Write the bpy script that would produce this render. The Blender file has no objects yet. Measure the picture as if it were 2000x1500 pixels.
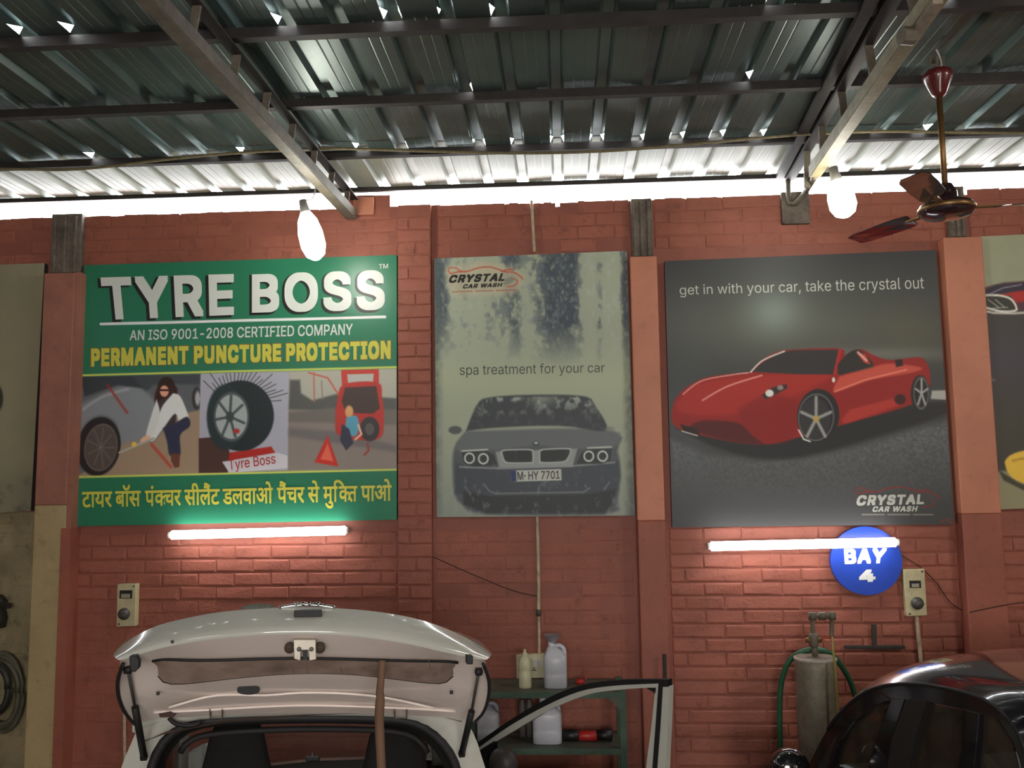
import bpy, bmesh, math, random
import numpy as np
from mathutils import Vector, Matrix
random.seed(7)
C = bpy.context.scene.collection
SC = bpy.context.scene
PI = math.pi

# ------------------------------------------------------------------ camera
F = 1770.0; CAMY = -5.9; CAMZ = 2.3
yaw, pitch, roll = math.radians(3.17), math.radians(6.1), math.radians(0.8)
fwd = Vector((-math.sin(yaw)*math.cos(pitch), math.cos(yaw)*math.cos(pitch), math.sin(pitch)))
r0 = Vector((math.cos(yaw), math.sin(yaw), 0)); u0 = r0.cross(fwd)
rgt = r0*math.cos(roll) - u0*math.sin(roll)
upv = u0*math.cos(roll) + r0*math.sin(roll)
CAM = Vector((0, CAMY, CAMZ))
cd = bpy.data.cameras.new('camera'); cam = bpy.data.objects.new('camera', cd); C.objects.link(cam)
m3 = Matrix((rgt, upv, -fwd)).transposed()
cam.matrix_world = Matrix.Translation(CAM) @ m3.to_4x4()
cd.sensor_fit = 'HORIZONTAL'; cd.sensor_width = 36.0; cd.lens = F/2000*36
cd.clip_start = 0.05; cd.clip_end = 200
SC.camera = cam

# ------------------------------------------------------------------ world, exposure
w = bpy.data.worlds.new('sky'); SC.world = w; w.use_nodes = True
bg = w.node_tree.nodes['Background']; bg.inputs[0].default_value = (0.93, 0.97, 1.0, 1); bg.inputs[1].default_value = 22.0
SC.view_settings.view_transform = 'Standard'; SC.view_settings.look = 'None'
SC.view_settings.gamma = 1; SC.view_settings.exposure = 0.0; SC.view_settings.use_curve_mapping = False

def area(name, loc, size, power, col, rot=(0, 0, 0), sy=None):
    l = bpy.data.lights.new(name, 'AREA'); l.energy = power; l.color = col; l.size = size
    if sy: l.shape = 'RECTANGLE'; l.size_y = sy
    o = bpy.data.objects.new(name, l); o.location = loc; o.rotation_euler = rot; C.objects.link(o); return o
# added fill lights, unseen behind and beside the camera
area('tailgate_fill_light', (.4, -8.6, 2.35), 2.6, 175, (1, .95, .90), (math.radians(88), 0, 0), 1.0)  # added fill for the inner side of the raised tailgate
area('fill_light_right', (4.6, -4.2, 3.85), 1.2, 62, (1, .90, .78), (math.radians(25), math.radians(20), 0), .3)
area('fill_light_left', (-3.2, -8.0, 3.9), 1.2, 24, (1, .93, .84), (math.radians(35), 0, 0), .3)

# ------------------------------------------------------------------ picking points
def ray(px, py):
    return fwd + rgt*((px-1000)/F) - upv*((py-750)/F)
def P(px, py, Y=0.0):                      # on the plane Y = const (parallel to the back wall)
    d = ray(px, py); return CAM + d*((Y-CAM.y)/d.y)
def PP(px, py, pt, n):                     # on any plane
    d = ray(px, py); return CAM + d*((pt-CAM).dot(n)/d.dot(n))
def PZ(px, py, Z):
    d = ray(px, py); return CAM + d*((Z-CAM.z)/d.z)

# ------------------------------------------------------------------ colours and materials
def lin(c):
    return tuple(((x/255)/12.92 if x/255 <= .04045 else ((x/255+.055)/1.055)**2.4) for x in c)
MATS = {}
def mat(name, col=None, rough=.6, metal=0, var=.0, vscale=6, bump=0, bscale=40, dark=None, dirt=0, emit=0, ecol=None,
        coat=0, attr=None, trans=0, spec=.5, alpha=1, stretch=None, bdist=.004, detail=5):
    if name in MATS: return MATS[name]
    m = bpy.data.materials.new(name); m.use_nodes = True; MATS[name] = m
    nt = m.node_tree; N = nt.nodes; L = nt.links; b = N['Principled BSDF']
    b.inputs['Roughness'].default_value = rough; b.inputs['Metallic'].default_value = metal
    b.inputs['Specular IOR Level'].default_value = spec
    if coat: b.inputs['Coat Weight'].default_value = coat; b.inputs['Coat Roughness'].default_value = .06
    if trans: b.inputs['Transmission Weight'].default_value = trans
    if alpha < 1: b.inputs['Alpha'].default_value = alpha
    c = lin(col) if col else (1, 1, 1)
    out = None
    geo = N.new('ShaderNodeNewGeometry'); pos = geo.outputs['Position']
    if stretch:
        mp = N.new('ShaderNodeMapping'); mp.inputs['Scale'].default_value = stretch; L.new(pos, mp.inputs[0]); pos = mp.outputs[0]
    if attr:
        a = N.new('ShaderNodeAttribute'); a.attribute_name = attr; out = a.outputs['Color']
    if var and not attr:
        n = N.new('ShaderNodeTexNoise'); n.inputs['Scale'].default_value = vscale; n.inputs['Detail'].default_value = detail
        n.inputs['Roughness'].default_value = .62; L.new(pos, n.inputs['Vector'])
        r = N.new('ShaderNodeValToRGB'); e = r.color_ramp.elements
        d = lin(dark) if dark else tuple(x*(1-var) for x in c)
        e[0].position = .33; e[0].color = (*d, 1); e[1].position = .66
        e[1].color = (*[min(1, x*(1+var*.35)) for x in c], 1)
        L.new(n.outputs['Fac'], r.inputs[0]); out = r.outputs[0]
    if dirt:
        n = N.new('ShaderNodeTexNoise'); n.inputs['Scale'].default_value = vscale*4.3; n.inputs['Detail'].default_value = 8
        n.inputs['Roughness'].default_value = .75; L.new(pos, n.inputs['Vector'])
        r = N.new('ShaderNodeValToRGB'); e = r.color_ramp.elements
        e[0].position = .33; e[0].color = (1-dirt, 1-dirt, 1-dirt, 1); e[1].position = .46; e[1].color = (1, 1, 1, 1)
        L.new(n.outputs['Fac'], r.inputs[0])
        mx = N.new('ShaderNodeMix'); mx.data_type = 'RGBA'; mx.blend_type = 'MULTIPLY'; mx.inputs[0].default_value = 1
        if out: L.new(out, mx.inputs[6])
        else: mx.inputs[6].default_value = (*c, 1)
        L.new(r.outputs[0], mx.inputs[7]); out = mx.outputs[2]
    if out: L.new(out, b.inputs['Base Color'])
    else: b.inputs['Base Color'].default_value = (*c, 1)
    if bump:
        n = N.new('ShaderNodeTexNoise'); n.inputs['Scale'].default_value = bscale; n.inputs['Detail'].default_value = 6
        L.new(pos, n.inputs['Vector'])
        bu = N.new('ShaderNodeBump'); bu.inputs['Strength'].default_value = bump; bu.inputs['Distance'].default_value = bdist
        L.new(n.outputs['Fac'], bu.inputs['Height']); L.new(bu.outputs[0], b.inputs['Normal'])
    if emit:
        b.inputs['Emission Color'].default_value = (*(ecol or c), 1); b.inputs['Emission Strength'].default_value = emit
    return m
def glass(name, tint, haze=.3, rough=.05, haze_col=(150, 140, 130)):
    if name in MATS: return MATS[name]
    m = bpy.data.materials.new(name); m.use_nodes = True; MATS[name] = m
    nt = m.node_tree; N = nt.nodes; L = nt.links; N.remove(N['Principled BSDF']); o = N['Material Output']
    t = N.new('ShaderNodeBsdfTransparent'); t.inputs[0].default_value = (*lin(tint), 1)
    g = N.new('ShaderNodeBsdfGlossy'); g.inputs['Roughness'].default_value = rough
    d = N.new('ShaderNodeBsdfDiffuse'); d.inputs[0].default_value = (*lin(haze_col), 1)
    lw = N.new('ShaderNodeLayerWeight'); lw.inputs[0].default_value = .5
    pw = N.new('ShaderNodeMath'); pw.operation = 'POWER'; pw.inputs[1].default_value = 4.5; L.new(lw.outputs['Facing'], pw.inputs[0])
    fr = N.new('ShaderNodeMath'); fr.operation = 'MULTIPLY_ADD'; fr.inputs[1].default_value = .8; fr.inputs[2].default_value = .05; L.new(pw.outputs[0], fr.inputs[0])
    a = N.new('ShaderNodeMixShader'); L.new(fr.outputs[0], a.inputs[0]); L.new(t.outputs[0], a.inputs[1]); L.new(g.outputs[0], a.inputs[2])
    n = N.new('ShaderNodeTexNoise'); n.inputs['Scale'].default_value = 9; n.inputs['Detail'].default_value = 8
    geo = N.new('ShaderNodeNewGeometry'); L.new(geo.outputs['Position'], n.inputs['Vector'])
    mr = N.new('ShaderNodeMapRange'); mr.inputs[1].default_value = .3; mr.inputs[2].default_value = .7
    mr.inputs[3].default_value = haze*.6; mr.inputs[4].default_value = min(1, haze*1.3); L.new(n.outputs['Fac'], mr.inputs[0])
    s = N.new('ShaderNodeMixShader'); L.new(mr.outputs[0], s.inputs[0]); L.new(a.outputs[0], s.inputs[1]); L.new(d.outputs[0], s.inputs[2])
    L.new(s.outputs[0], o.inputs[0]); return m

# ------------------------------------------------------------------ object helpers
def origin(o):
    v = Vector((0, 0, 0))
    while o: v = v + o.location; o = o.parent
    return v
def tag(o, label=None, cat=None, group=None, kind=None):
    if label: o['label'] = label
    if cat: o['category'] = cat
    if group: o['group'] = group
    if kind: o['kind'] = kind
    return o
def thing(name, loc, label=None, cat=None, group=None, kind=None):
    o = bpy.data.objects.new(name, None); o.empty_display_size = .1; C.objects.link(o); o.location = loc
    return tag(o, label, cat, group, kind)
class MB:
    def __init__(s): s.v = []; s.f = []; s.mi = []; s.cur = 0
    def q(s, *pts):
        n = len(s.v); s.v += [Vector(p) for p in pts]; s.f.append(tuple(range(n, n+len(pts)))); s.mi.append(s.cur); return s
    def grid(s, rows, closeu=False, skip=None):
        n = len(s.v); w_ = len(rows[0])
        for r in rows: s.v += [Vector(p) for p in r]
        for i in range(len(rows)-1):
            for j in range(w_ if closeu else w_-1):
                if skip and skip(i, j): continue
                k = (j+1) % w_
                s.f.append((n+i*w_+j, n+i*w_+k, n+(i+1)*w_+k, n+(i+1)*w_+j)); s.mi.append(s.cur)
        return s
    def box(s, a, b):
        (x0, y0, z0), (x1, y1, z1) = a, b
        x0, x1 = sorted((x0, x1)); y0, y1 = sorted((y0, y1)); z0, z1 = sorted((z0, z1))
        return s.hexa([(x0, y0, z0), (x1, y0, z0), (x1, y1, z0), (x0, y1, z0), (x0, y0, z1), (x1, y0, z1), (x1, y1, z1), (x0, y1, z1)])
    def hexa(s, p):
        n = len(s.v); s.v += [Vector(x) for x in p]
        for f in ((3, 2, 1, 0), (4, 5, 6, 7), (0, 1, 5, 4), (1, 2, 6, 5), (2, 3, 7, 6), (3, 0, 4, 7)):
            s.f.append(tuple(n+i for i in f)); s.mi.append(s.cur)
        return s
    def beam(s, a, b, wd, hg, up=Vector((0, 0, 1))):      # rectangular bar from a to b
        a = Vector(a); b = Vector(b); d = (b-a).normalized(); x = d.cross(up)
        if x.length < 1e-4: x = Vector((1, 0, 0))
        x.normalize(); z = x.cross(d).normalized(); x = x*wd/2; z = z*hg/2
        return s.hexa([a-x-z, a+x-z, b+x-z, b-x-z, a-x+z, a+x+z, b+x+z, b-x+z])
    def angle(s, a, b, sz=.05, t=.006, up=Vector((0, 0, 1)), flip=1):   # L-section bar
        a = Vector(a); b = Vector(b); d = (b-a).normalized(); x = d.cross(up).normalized(); z = x.cross(d).normalized()
        s.beam(a, b, sz, t, up); o = x*(sz/2*flip)+z*(sz/2)
        s.beam(a+o, b+o, t, sz, up); return s
    def tube(s, path, r, n=8, caps=True, rz=None):
        path = [Vector(p) for p in path]; rows = []; prev = None
        for i, p in enumerate(path):
            d = (path[min(i+1, len(path)-1)]-path[max(i-1, 0)])
            d = d.normalized() if d.length > 1e-9 else Vector((0, 0, 1))
            if prev is None:
                a = Vector((0, 0, 1)) if abs(d.z) < .9 else Vector((1, 0, 0))
                x = d.cross(a).normalized()
            else:
                x = (prev-d*prev.dot(d)).normalized()
            prev = x; y = d.cross(x); rr = r[i] if hasattr(r, '__len__') else r
            rows.append([p+(x*math.cos(t*2*PI/n)+y*math.sin(t*2*PI/n))*rr for t in range(n)])
        k = len(s.v); s.grid(rows, True)
        if caps:
            s.f.append(tuple(k+i for i in range(n))[::-1]); s.mi.append(s.cur)
            m = k+(len(rows)-1)*n; s.f.append(tuple(m+i for i in range(n))); s.mi.append(s.cur)
        return s
    def lathe(s, c, prof, n=20, axis=Vector((0, 0, 1))):   # prof: (radius, height) pairs
        axis = Vector(axis).normalized(); a = Vector((1, 0, 0)) if abs(axis.x) < .9 else Vector((0, 1, 0))
        x = axis.cross(a).normalized(); y = axis.cross(x); c = Vector(c)
        rows = [[c+axis*h+(x*math.cos(t*2*PI/n)+y*math.sin(t*2*PI/n))*max(r, .0003) for t in range(n)] for r, h in prof]
        return s.grid(rows, True)
    def prism(s, pts, d):                                 # closed outline pushed along d
        n = len(s.v); k = len(pts); d = Vector(d); s.v += [Vector(p) for p in pts]+[Vector(p)+d for p in pts]
        s.f.append(tuple(range(n, n+k))); s.f.append(tuple(range(n+k, n+2*k))[::-1]); s.mi += [s.cur]*2
        for i in range(k):
            j = (i+1) % k; s.f.append((n+j, n+i, n+k+i, n+k+j)); s.mi.append(s.cur)
        return s
    def build(s, name, m, parent=None, smooth=False, loc=None, bevel=0, subsurf=0, solid=0, mods=True):
        if parent is not None: og = origin(parent)
        elif loc is not None: og = Vector(loc)
        else:
            xs = [v.x for v in s.v]; ys = [v.y for v in s.v]; zs = [v.z for v in s.v]
            og = Vector(((min(xs)+max(xs))/2, (min(ys)+max(ys))/2, min(zs)))
        me = bpy.data.meshes.new(name); me.from_pydata([tuple(v-og) for v in s.v], [], s.f)
        ms = m if isinstance(m, (list, tuple)) else [m]
        for x in ms: me.materials.append(x)
        if len(ms) > 1: me.polygons.foreach_set('material_index', s.mi)
        bm = bmesh.new(); bm.from_mesh(me); bmesh.ops.recalc_face_normals(bm, faces=bm.faces); bm.to_mesh(me); bm.free()
        if smooth: me.polygons.foreach_set('use_smooth', [True]*len(me.polygons))
        me.update()
        o = bpy.data.objects.new(name, me); C.objects.link(o)
        if parent is not None: o.parent = parent
        else: o.location = og
        if solid:
            md = o.modifiers.new('solid', 'SOLIDIFY'); md.thickness = solid; md.offset = 0
        if bevel:
            md = o.modifiers.new('bevel', 'BEVEL'); md.width = bevel; md.segments = 2; md.limit_method = 'ANGLE'
        if subsurf:
            md = o.modifiers.new('sub', 'SUBSURF'); md.levels = subsurf; md.render_levels = subsurf
        return o
def curve(pts, n):                                        # Catmull-Rom resample by chord length
    p = [Vector(q) for q in pts]
    d = [0]
    for i in range(1, len(p)): d.append(d[-1]+(p[i]-p[i-1]).length)
    out = []
    for k in range(n):
        t = d[-1]*k/(n-1); i = 0
        while i < len(p)-2 and d[i+1] < t: i += 1
        u = (t-d[i])/max(1e-9, d[i+1]-d[i])
        a = p[max(i-1, 0)]; b = p[i]; c = p[i+1]; e = p[min(i+2, len(p)-1)]
        out.append(.5*((2*b)+(c-a)*u+(2*a-5*b+4*c-e)*u*u+(3*b-a-3*c+e)*u**3))
    return out
def cv2(pts, n): return [(v.x, v.y) for v in curve([(x, y, 0) for x, y in pts], n)]

# text: a flat mesh fitted into four picked corners
FONTS = {}
def face(latin):                             # one of Blender's own bundled typefaces, else the built-in one
    if latin not in FONTS:
        FONTS[latin] = None
        if latin:
            try:
                import os
                FONTS[latin] = bpy.data.fonts.load(os.path.join(bpy.utils.system_resource('DATAFILES'), 'fonts', 'Inter.woff2'))
            except Exception: pass
    return FONTS[latin]
def text_data(body, bold=0, spacing=1.0, res=6):
    v, f = text_plain(body, spacing, res)
    if bold <= 0.003: return [(x, y, 0) for x, y in v], f
    V = [(x, y, 0) for x, y in v]; Fc = list(f); n = len(v)     # heavier strokes: overlapping copies nudged round a circle
    for k, (ax_, ay_) in enumerate(((1, 1), (-1, 1), (-1, -1), (1, -1), (1, 0), (-1, 0), (0, 1), (0, -1))):
        V += [(x+ax_*bold*.85, y+ay_*bold*.85, k+1) for x, y in v]; Fc += [tuple(i+n*(k+1) for i in q) for q in f]
    return V, Fc
def text_plain(body, spacing=1.0, res=6):
    """outlines of the text, filled contour by contour so that overlapping strokes join instead of cancelling"""
    from mathutils.geometry import tessellate_polygon, interpolate_bezier
    c = bpy.data.curves.new('txt', 'FONT'); c.body = body; c.size = 1; c.space_character = spacing
    ft = face(all(ord(ch) < 0x900 for ch in body))
    if ft: c.font = ft
    o = bpy.data.objects.new('txt', c); C.objects.link(o)
    dg = bpy.context.evaluated_depsgraph_get(); dg.update()
    oe = o.evaluated_get(dg); cu = oe.to_curve(dg, apply_modifiers=False)
    loops = []
    for sp in cu.splines:
        bp = sp.bezier_points; L = []
        if len(bp):
            for i in range(len(bp)):
                p, q = bp[i], bp[(i+1) % len(bp)]
                straight = (p.handle_right-p.co).cross(q.co-p.co).length < 1e-5 and (q.handle_left-q.co).cross(q.co-p.co).length < 1e-5
                L += [p.co.copy()] if straight else interpolate_bezier(p.co, p.handle_right, q.handle_left, q.co, res)[:-1]
        else: L = [Vector(p.co[:3]) for p in sp.points]
        L = [Vector((v.x, v.y, 0)) for v in L]
        M = [v for i, v in enumerate(L) if (v-L[i-1]).length > 1e-5]
        if len(M) > 2: loops.append(M)
    oe.to_curve_clear(); bpy.data.objects.remove(o); bpy.data.curves.remove(c)
    # triangulate all contours together, keep the triangles with non-zero winding
    from mathutils.geometry import delaunay_2d_cdt
    co = []; ed = []
    for l in loops:
        n = len(co); co += [Vector((p.x, p.y)) for p in l]; ed += [(n+i, n+(i+1) % len(l)) for i in range(len(l))]
    vo, _, fo = delaunay_2d_cdt(co, ed, [], 0, 1e-5)[:3]
    V = [(p.x, p.y) for p in vo]; va = np.array(V); fa = np.array([tuple(f) for f in fo]); ce = va[fa].mean(1)
    wn = np.zeros(len(ce), int)
    for l in loops:
        q = np.array([(p.x, p.y) for p in l]); r_ = np.roll(q, -1, 0)
        for (ax_, ay_), (bx_, by_) in zip(q, r_):
            if ay_ == by_: continue
            cr_ = (bx_-ax_)*(ce[:, 1]-ay_)-(ce[:, 0]-ax_)*(by_-ay_)
            wn += ((ay_ <= ce[:, 1]) & (by_ > ce[:, 1]) & (cr_ > 0)).astype(int)-((ay_ > ce[:, 1]) & (by_ <= ce[:, 1]) & (cr_ < 0)).astype(int)
    Fc = [tuple(int(i) for i in f) for f, k in zip(fa, wn) if k != 0]
    used = sorted({i for f in Fc for i in f}); mp_ = {i: n for n, i in enumerate(used)}
    return [V[i] for i in used], [tuple(mp_[i] for i in f) for f in Fc]
def text_quad(mb, body, tl, tr, br, bl, Y, bold=0, spacing=1.0, picker=None, nudge=(0, 0)):
    v, f = text_data(body, bold, spacing)
    x0 = min(q[0] for q in v); x1 = max(q[0] for q in v); y0 = min(q[1] for q in v); y1 = max(q[1] for q in v)
    n = len(mb.v)
    for a, b, ly in v:
        s = (a-x0)/(x1-x0); t = (y1-b)/(y1-y0)
        px = (tl[0]*(1-s)+tr[0]*s)*(1-t)+(bl[0]*(1-s)+br[0]*s)*t+nudge[0]
        py = (tl[1]*(1-s)+tr[1]*s)*(1-t)+(bl[1]*(1-s)+br[1]*s)*t+nudge[1]
        mb.v.append(P(px, py, Y-ly*.00009))
    for q in f: mb.f.append(tuple(n+i for i in q)); mb.mi.append(mb.cur)
    return mb

# ------------------------------------------------------------------ printed pictures: colours computed on a fine mesh
def vnoise(X, Y, sx, sy, seed, octv=4):
    out = np.zeros_like(X); amp = 1; tot = 0
    for o in range(octv):
        rs = np.random.RandomState(seed+o); T = rs.rand(256, 256)
        x = X/sx*2**o+31.7*o; y = Y/sy*2**o+17.3*o
        xi = np.floor(x).astype(int); yi = np.floor(y).astype(int); fx = x-xi; fy = y-yi
        fx = fx*fx*(3-2*fx); fy = fy*fy*(3-2*fy)
        g = lambda a, b: T[a % 256, b % 256]
        out += amp*((g(xi, yi)*(1-fx)+g(xi+1, yi)*fx)*(1-fy)+(g(xi, yi+1)*(1-fx)+g(xi+1, yi+1)*fx)*fy)
        tot += amp; amp *= .55
    return out/tot
class Art:
    def __init__(s, tl, tr, br, bl, nx, ny):
        u, v = np.meshgrid(np.linspace(0, 1, nx), np.linspace(0, 1, ny))
        f = lambda i: (tl[i]*(1-u)+tr[i]*u)*(1-v)+(bl[i]*(1-u)+br[i]*u)*v
        s.X = f(0); s.Y = f(1); s.nx = nx; s.ny = ny; s.I = np.zeros((ny, nx, 3)); s.u = u; s.v = v
    def mix(s, a, col):
        a = np.clip(a, 0, 1)[..., None]; s.I = s.I*(1-a)+np.array(col, float)*a
    def fill(s, col): s.I[:] = col
    def sd(s, pts, closed=True):
        X, Y = s.X, s.Y; D = np.full(X.shape, 1e9); ins = np.zeros(X.shape, bool); n = len(pts)
        for i in range(n if closed else n-1):
            (ax, ay), (bx, by) = pts[i], pts[(i+1) % n]
            dx, dy = bx-ax, by-ay; t = np.clip(((X-ax)*dx+(Y-ay)*dy)/(dx*dx+dy*dy+1e-9), 0, 1)
            D = np.minimum(D, np.hypot(X-ax-t*dx, Y-ay-t*dy))
            if closed:
                c = (ay > Y) != (by > Y)
                ins ^= c & (X < dx*(Y-ay)/(dy if abs(dy) > 1e-9 else 1e-9)+ax)
        return np.where(ins, -D, D) if closed else D
    def poly(s, pts, col, soft=1.2, a=1.0, smooth=0):
        if smooth: pts = cv2(list(pts)+[pts[0]], smooth)[:-1]
        s.mix(np.clip(.5-s.sd(pts)/soft, 0, 1)*a, col); return s
    def line(s, pts, w_, col, soft=1.0, a=1.0, smooth=0):
        if smooth: pts = cv2(pts, smooth)
        s.mix(np.clip(.5-(s.sd(pts, False)-w_/2)/soft, 0, 1)*a, col); return s
    def ell(s, cx, cy, rx, ry, col, soft=1.2, a=1.0, rot=0, ring=0):
        c, n = math.cos(rot), math.sin(rot); x = s.X-cx; y = s.Y-cy
        d = (np.hypot((x*c+y*n)/rx, (-x*n+y*c)/ry)-1)*min(rx, ry)
        if ring: d = np.abs(d)-ring/2
        s.mix(np.clip(.5-d/soft, 0, 1)*a, col); return s
    def build(s, name, m, parent, Y, gain=1.0):
        n = s.nx*s.ny; og = origin(parent)
        me = bpy.data.meshes.new(name)
        xs = s.X.ravel(); ys = s.Y.ravel()
        d = np.array(fwd)[None]+np.outer((xs-1000)/F, np.array(rgt))-np.outer((ys-750)/F, np.array(upv))
        t = (Y-CAM.y)/d[:, 1]; co = np.array(CAM)[None]+d*t[:, None]-np.array(og)[None]
        idx = np.arange(n).reshape(s.ny, s.nx)
        f = np.stack([idx[:-1, :-1], idx[1:, :-1], idx[1:, 1:], idx[:-1, 1:]], -1).reshape(-1, 4)
        me.vertices.add(n); me.vertices.foreach_set('co', co.ravel())
        me.loops.add(f.size); me.loops.foreach_set('vertex_index', f.ravel())
        me.polygons.add(len(f)); me.polygons.foreach_set('loop_start', np.arange(0, f.size, 4))
        me.update(calc_edges=True); me.validate()
        c = np.clip(s.I, 0, 255)/255; l = np.where(c <= .04045, c/12.92, ((c+.055)/1.055)**2.4)*gain
        a = me.color_attributes.new('print', 'FLOAT_COLOR', 'POINT')
        a.data.foreach_set('color', np.concatenate([np.clip(l, 0, .95).reshape(-1, 3), np.ones((n, 1))], 1).ravel().astype(np.float32))
        me.materials.append(m); o = bpy.data.objects.new(name, me); C.objects.link(o); o.parent = parent; return o
# ================================================================== materials
RED = mat('painted_brick_red', (158, 92, 74), rough=.62, var=.22, vscale=2.2, dirt=.35, bump=.55, bscale=55, bdist=.006)
REDP = mat('painted_plaster_red', (150, 87, 71), rough=.6, var=.2, vscale=1.7, dirt=.25, bump=.3, bscale=30, bdist=.005)
ORG = mat('painted_pillar_orange', (200, 130, 102), rough=.55, var=.14, vscale=2.5, dirt=.12, bump=.25, bscale=45)
REDD = mat('painted_pillar_red', (158, 92, 74), rough=.6, var=.2, vscale=2.5, dirt=.2, bump=.3, bscale=45)
PINKD = mat('faded_pillar_pink', (164, 108, 90), rough=.6, var=.18, vscale=4, dirt=.2, bump=.3, bscale=45)
CREAM = mat('cream_pillar_paint', (176, 158, 116), rough=.6, var=.15, vscale=3, dirt=.25, bump=.3, bscale=45)
CREAMB = mat('grimy_cream_brick', (150, 138, 104), rough=.7, var=.4, vscale=3, dirt=.45, bump=.5, bscale=40)
CONC = mat('raw_concrete', (118, 108, 98), rough=.9, var=.45, vscale=9, dirt=.5, bump=.8, bscale=35, bdist=.01)
FLOORM = mat('wet_concrete_floor', (150, 145, 138), rough=.5, var=.3, vscale=1.5, bump=.2)
STEEL = mat('grimy_roof_steel', (112, 104, 90), rough=.6, metal=.2, var=.3, vscale=12, dirt=.3, bump=.2)
DKST = mat('dark_purlin_steel', (52, 48, 46), rough=.6, metal=.2, var=.3, vscale=10)
SHEET = mat('galvanised_roof_sheet', (88, 104, 101), rough=.38, metal=.45, var=.22, vscale=2.5, dirt=.15, bump=.05, bscale=5, bdist=.01)
WALLP = mat('plain_side_wall', (170, 120, 98), rough=.8, var=.2, vscale=2)

EAVE = mat('translucent_eave_sheet', (98, 102, 86), rough=.45, metal=.15, var=.15, vscale=3)  # slightly translucent, added to brighten the row beside the gap
_n = EAVE.node_tree; _t = _n.nodes.new('ShaderNodeBsdfTranslucent'); _t.inputs[0].default_value = (.9, .88, .66, 1)
_x = _n.nodes.new('ShaderNodeMixShader'); _x.inputs[0].default_value = .005
_n.links.new(_n.nodes['Principled BSDF'].outputs[0], _x.inputs[1]); _n.links.new(_t.outputs[0], _x.inputs[2]); _n.links.new(_x.outputs[0], _n.nodes['Material Output'].inputs[0])
# ================================================================== shell
def st(o): o['kind'] = 'structure'; return o
st(MB().box((-7, -9.5, -.1), (8, .3, 0)).build('floor', FLOORM, loc=(0, 0, 0)))
st(MB().box((-7.1, -9.5, 0), (-7, .3, 4.25)).build('wall_left', WALLP, loc=(-7, -4, 0)))
st(MB().box((8, -9.5, 0), (8.1, .3, 4.25)).build('wall_right', WALLP, loc=(8, -4, 0)))
st(MB().box((-7, -9.6, 0), (8, -9.5, 4.25)).build('wall_front', WALLP, loc=(0, -9.5, 0)))
TOPZ = 4.145
def wx(px, py=1100): return P(px, py, 0).x
def wz(py, px=1000): return P(px, py, 0).z
# back wall backing with an uneven broken top edge
top = []
x = -7.0
rt = random.Random(3)
gapw = [(wx(690, 400), wx(722, 400), .085)]
while x < 8.0:
    h = TOPZ+rt.uniform(-.006, .008)
    for a, b, e in gapw:
        if a-.1 < x < b+.05: h += e
    top.append((x, h)); x += .115
top.append((8.0, TOPZ))
for k in range(-1, 14):                      # broken V notches where daylight shows through the top course
    xn = wx(1020, 390)+.2215*k
    if k in (7, 8, 9): continue
    dp = rt.uniform(.018, .042); hh_ = TOPZ-.003
    top = [t for t in top if not xn-.03 < t[0] < xn+.03]+[(xn-.028, hh_), (xn, hh_-dp), (xn+.028, hh_)]
top.sort()
mb = MB()
for (xa, za), (xb, zb) in zip(top[:-1], top[1:]):
    mb.hexa([(xa, 0, 0), (xb, 0, 0), (xb, .115, 0), (xa, .115, 0), (xa, 0, za), (xb, 0, za), (xb, .115, za), (xa, .115, za)])
wall = st(mb.build('wall_back', REDP, loc=(0, 0, 0)))

# six slightly different brick meshes, 20 triangles each, shared by every brick
BL, BH, BD = .232, .077, .008
def brick_mesh(k, L, H, D, m):
    r = random.Random(k); c = .010
    j = lambda s=.003: r.uniform(-s, s)
    b = [(-L/2, 0, -H/2), (L/2, 0, -H/2), (L/2, 0, H/2), (-L/2, 0, H/2)]
    md = [(x+j(), -D*.55, z+j()) for x, _, z in b]
    fr = [(x*(1-2*c/L)+j(.003), -D+j(.003), z*(1-2*c/H)+j(.003)) for x, _, z in b]
    me = bpy.data.meshes.new('brick')
    v = b+md+fr; f = []
    for o in (0, 4):
        for i in range(4): f.append((o+i, o+(i+1) % 4, o+4+(i+1) % 4, o+4+i))
    f.append((8, 9, 10, 11)); me.from_pydata(v, [], f); me.materials.append(m); me.update()
    return me, v, f
BR = [brick_mesh(k, BL, BH, BD, RED) for k in range(6)]
BRH = [brick_mesh(10+k, .112, BH, BD, RED) for k in range(3)]
STF = MB()
def put_brick(kind, k, x, y, z, sx=1, parent=None, asobj=True, depth=1.0):
    me, v, f = (BR if kind == 0 else BRH)[k % (6 if kind == 0 else 3)]
    if asobj:
        o = bpy.data.objects.new('brick', me); C.objects.link(o); o.parent = parent or wall
        o.location = Vector((x, y, z))-origin(o.parent); o.scale = (sx, depth, 1)
    else:
        n = len(STF.v); STF.v += [Vector((x+a*sx, y+b*depth, z+c)) for a, b, c in v]
        STF.f += [tuple(n+i for i in q) for q in f]; STF.mi += [0]*len(f)
CH = .0865; CL = .2415
bays = {'left': (wx(152), wx(776)), 'mid': (wx(850), wx(1238)), 'right': (wx(1311, 1200), wx(1872)), 'far': (wx(1962, 1250), wx(2080))}
rb = random.Random(11); nobj = 0
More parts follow.
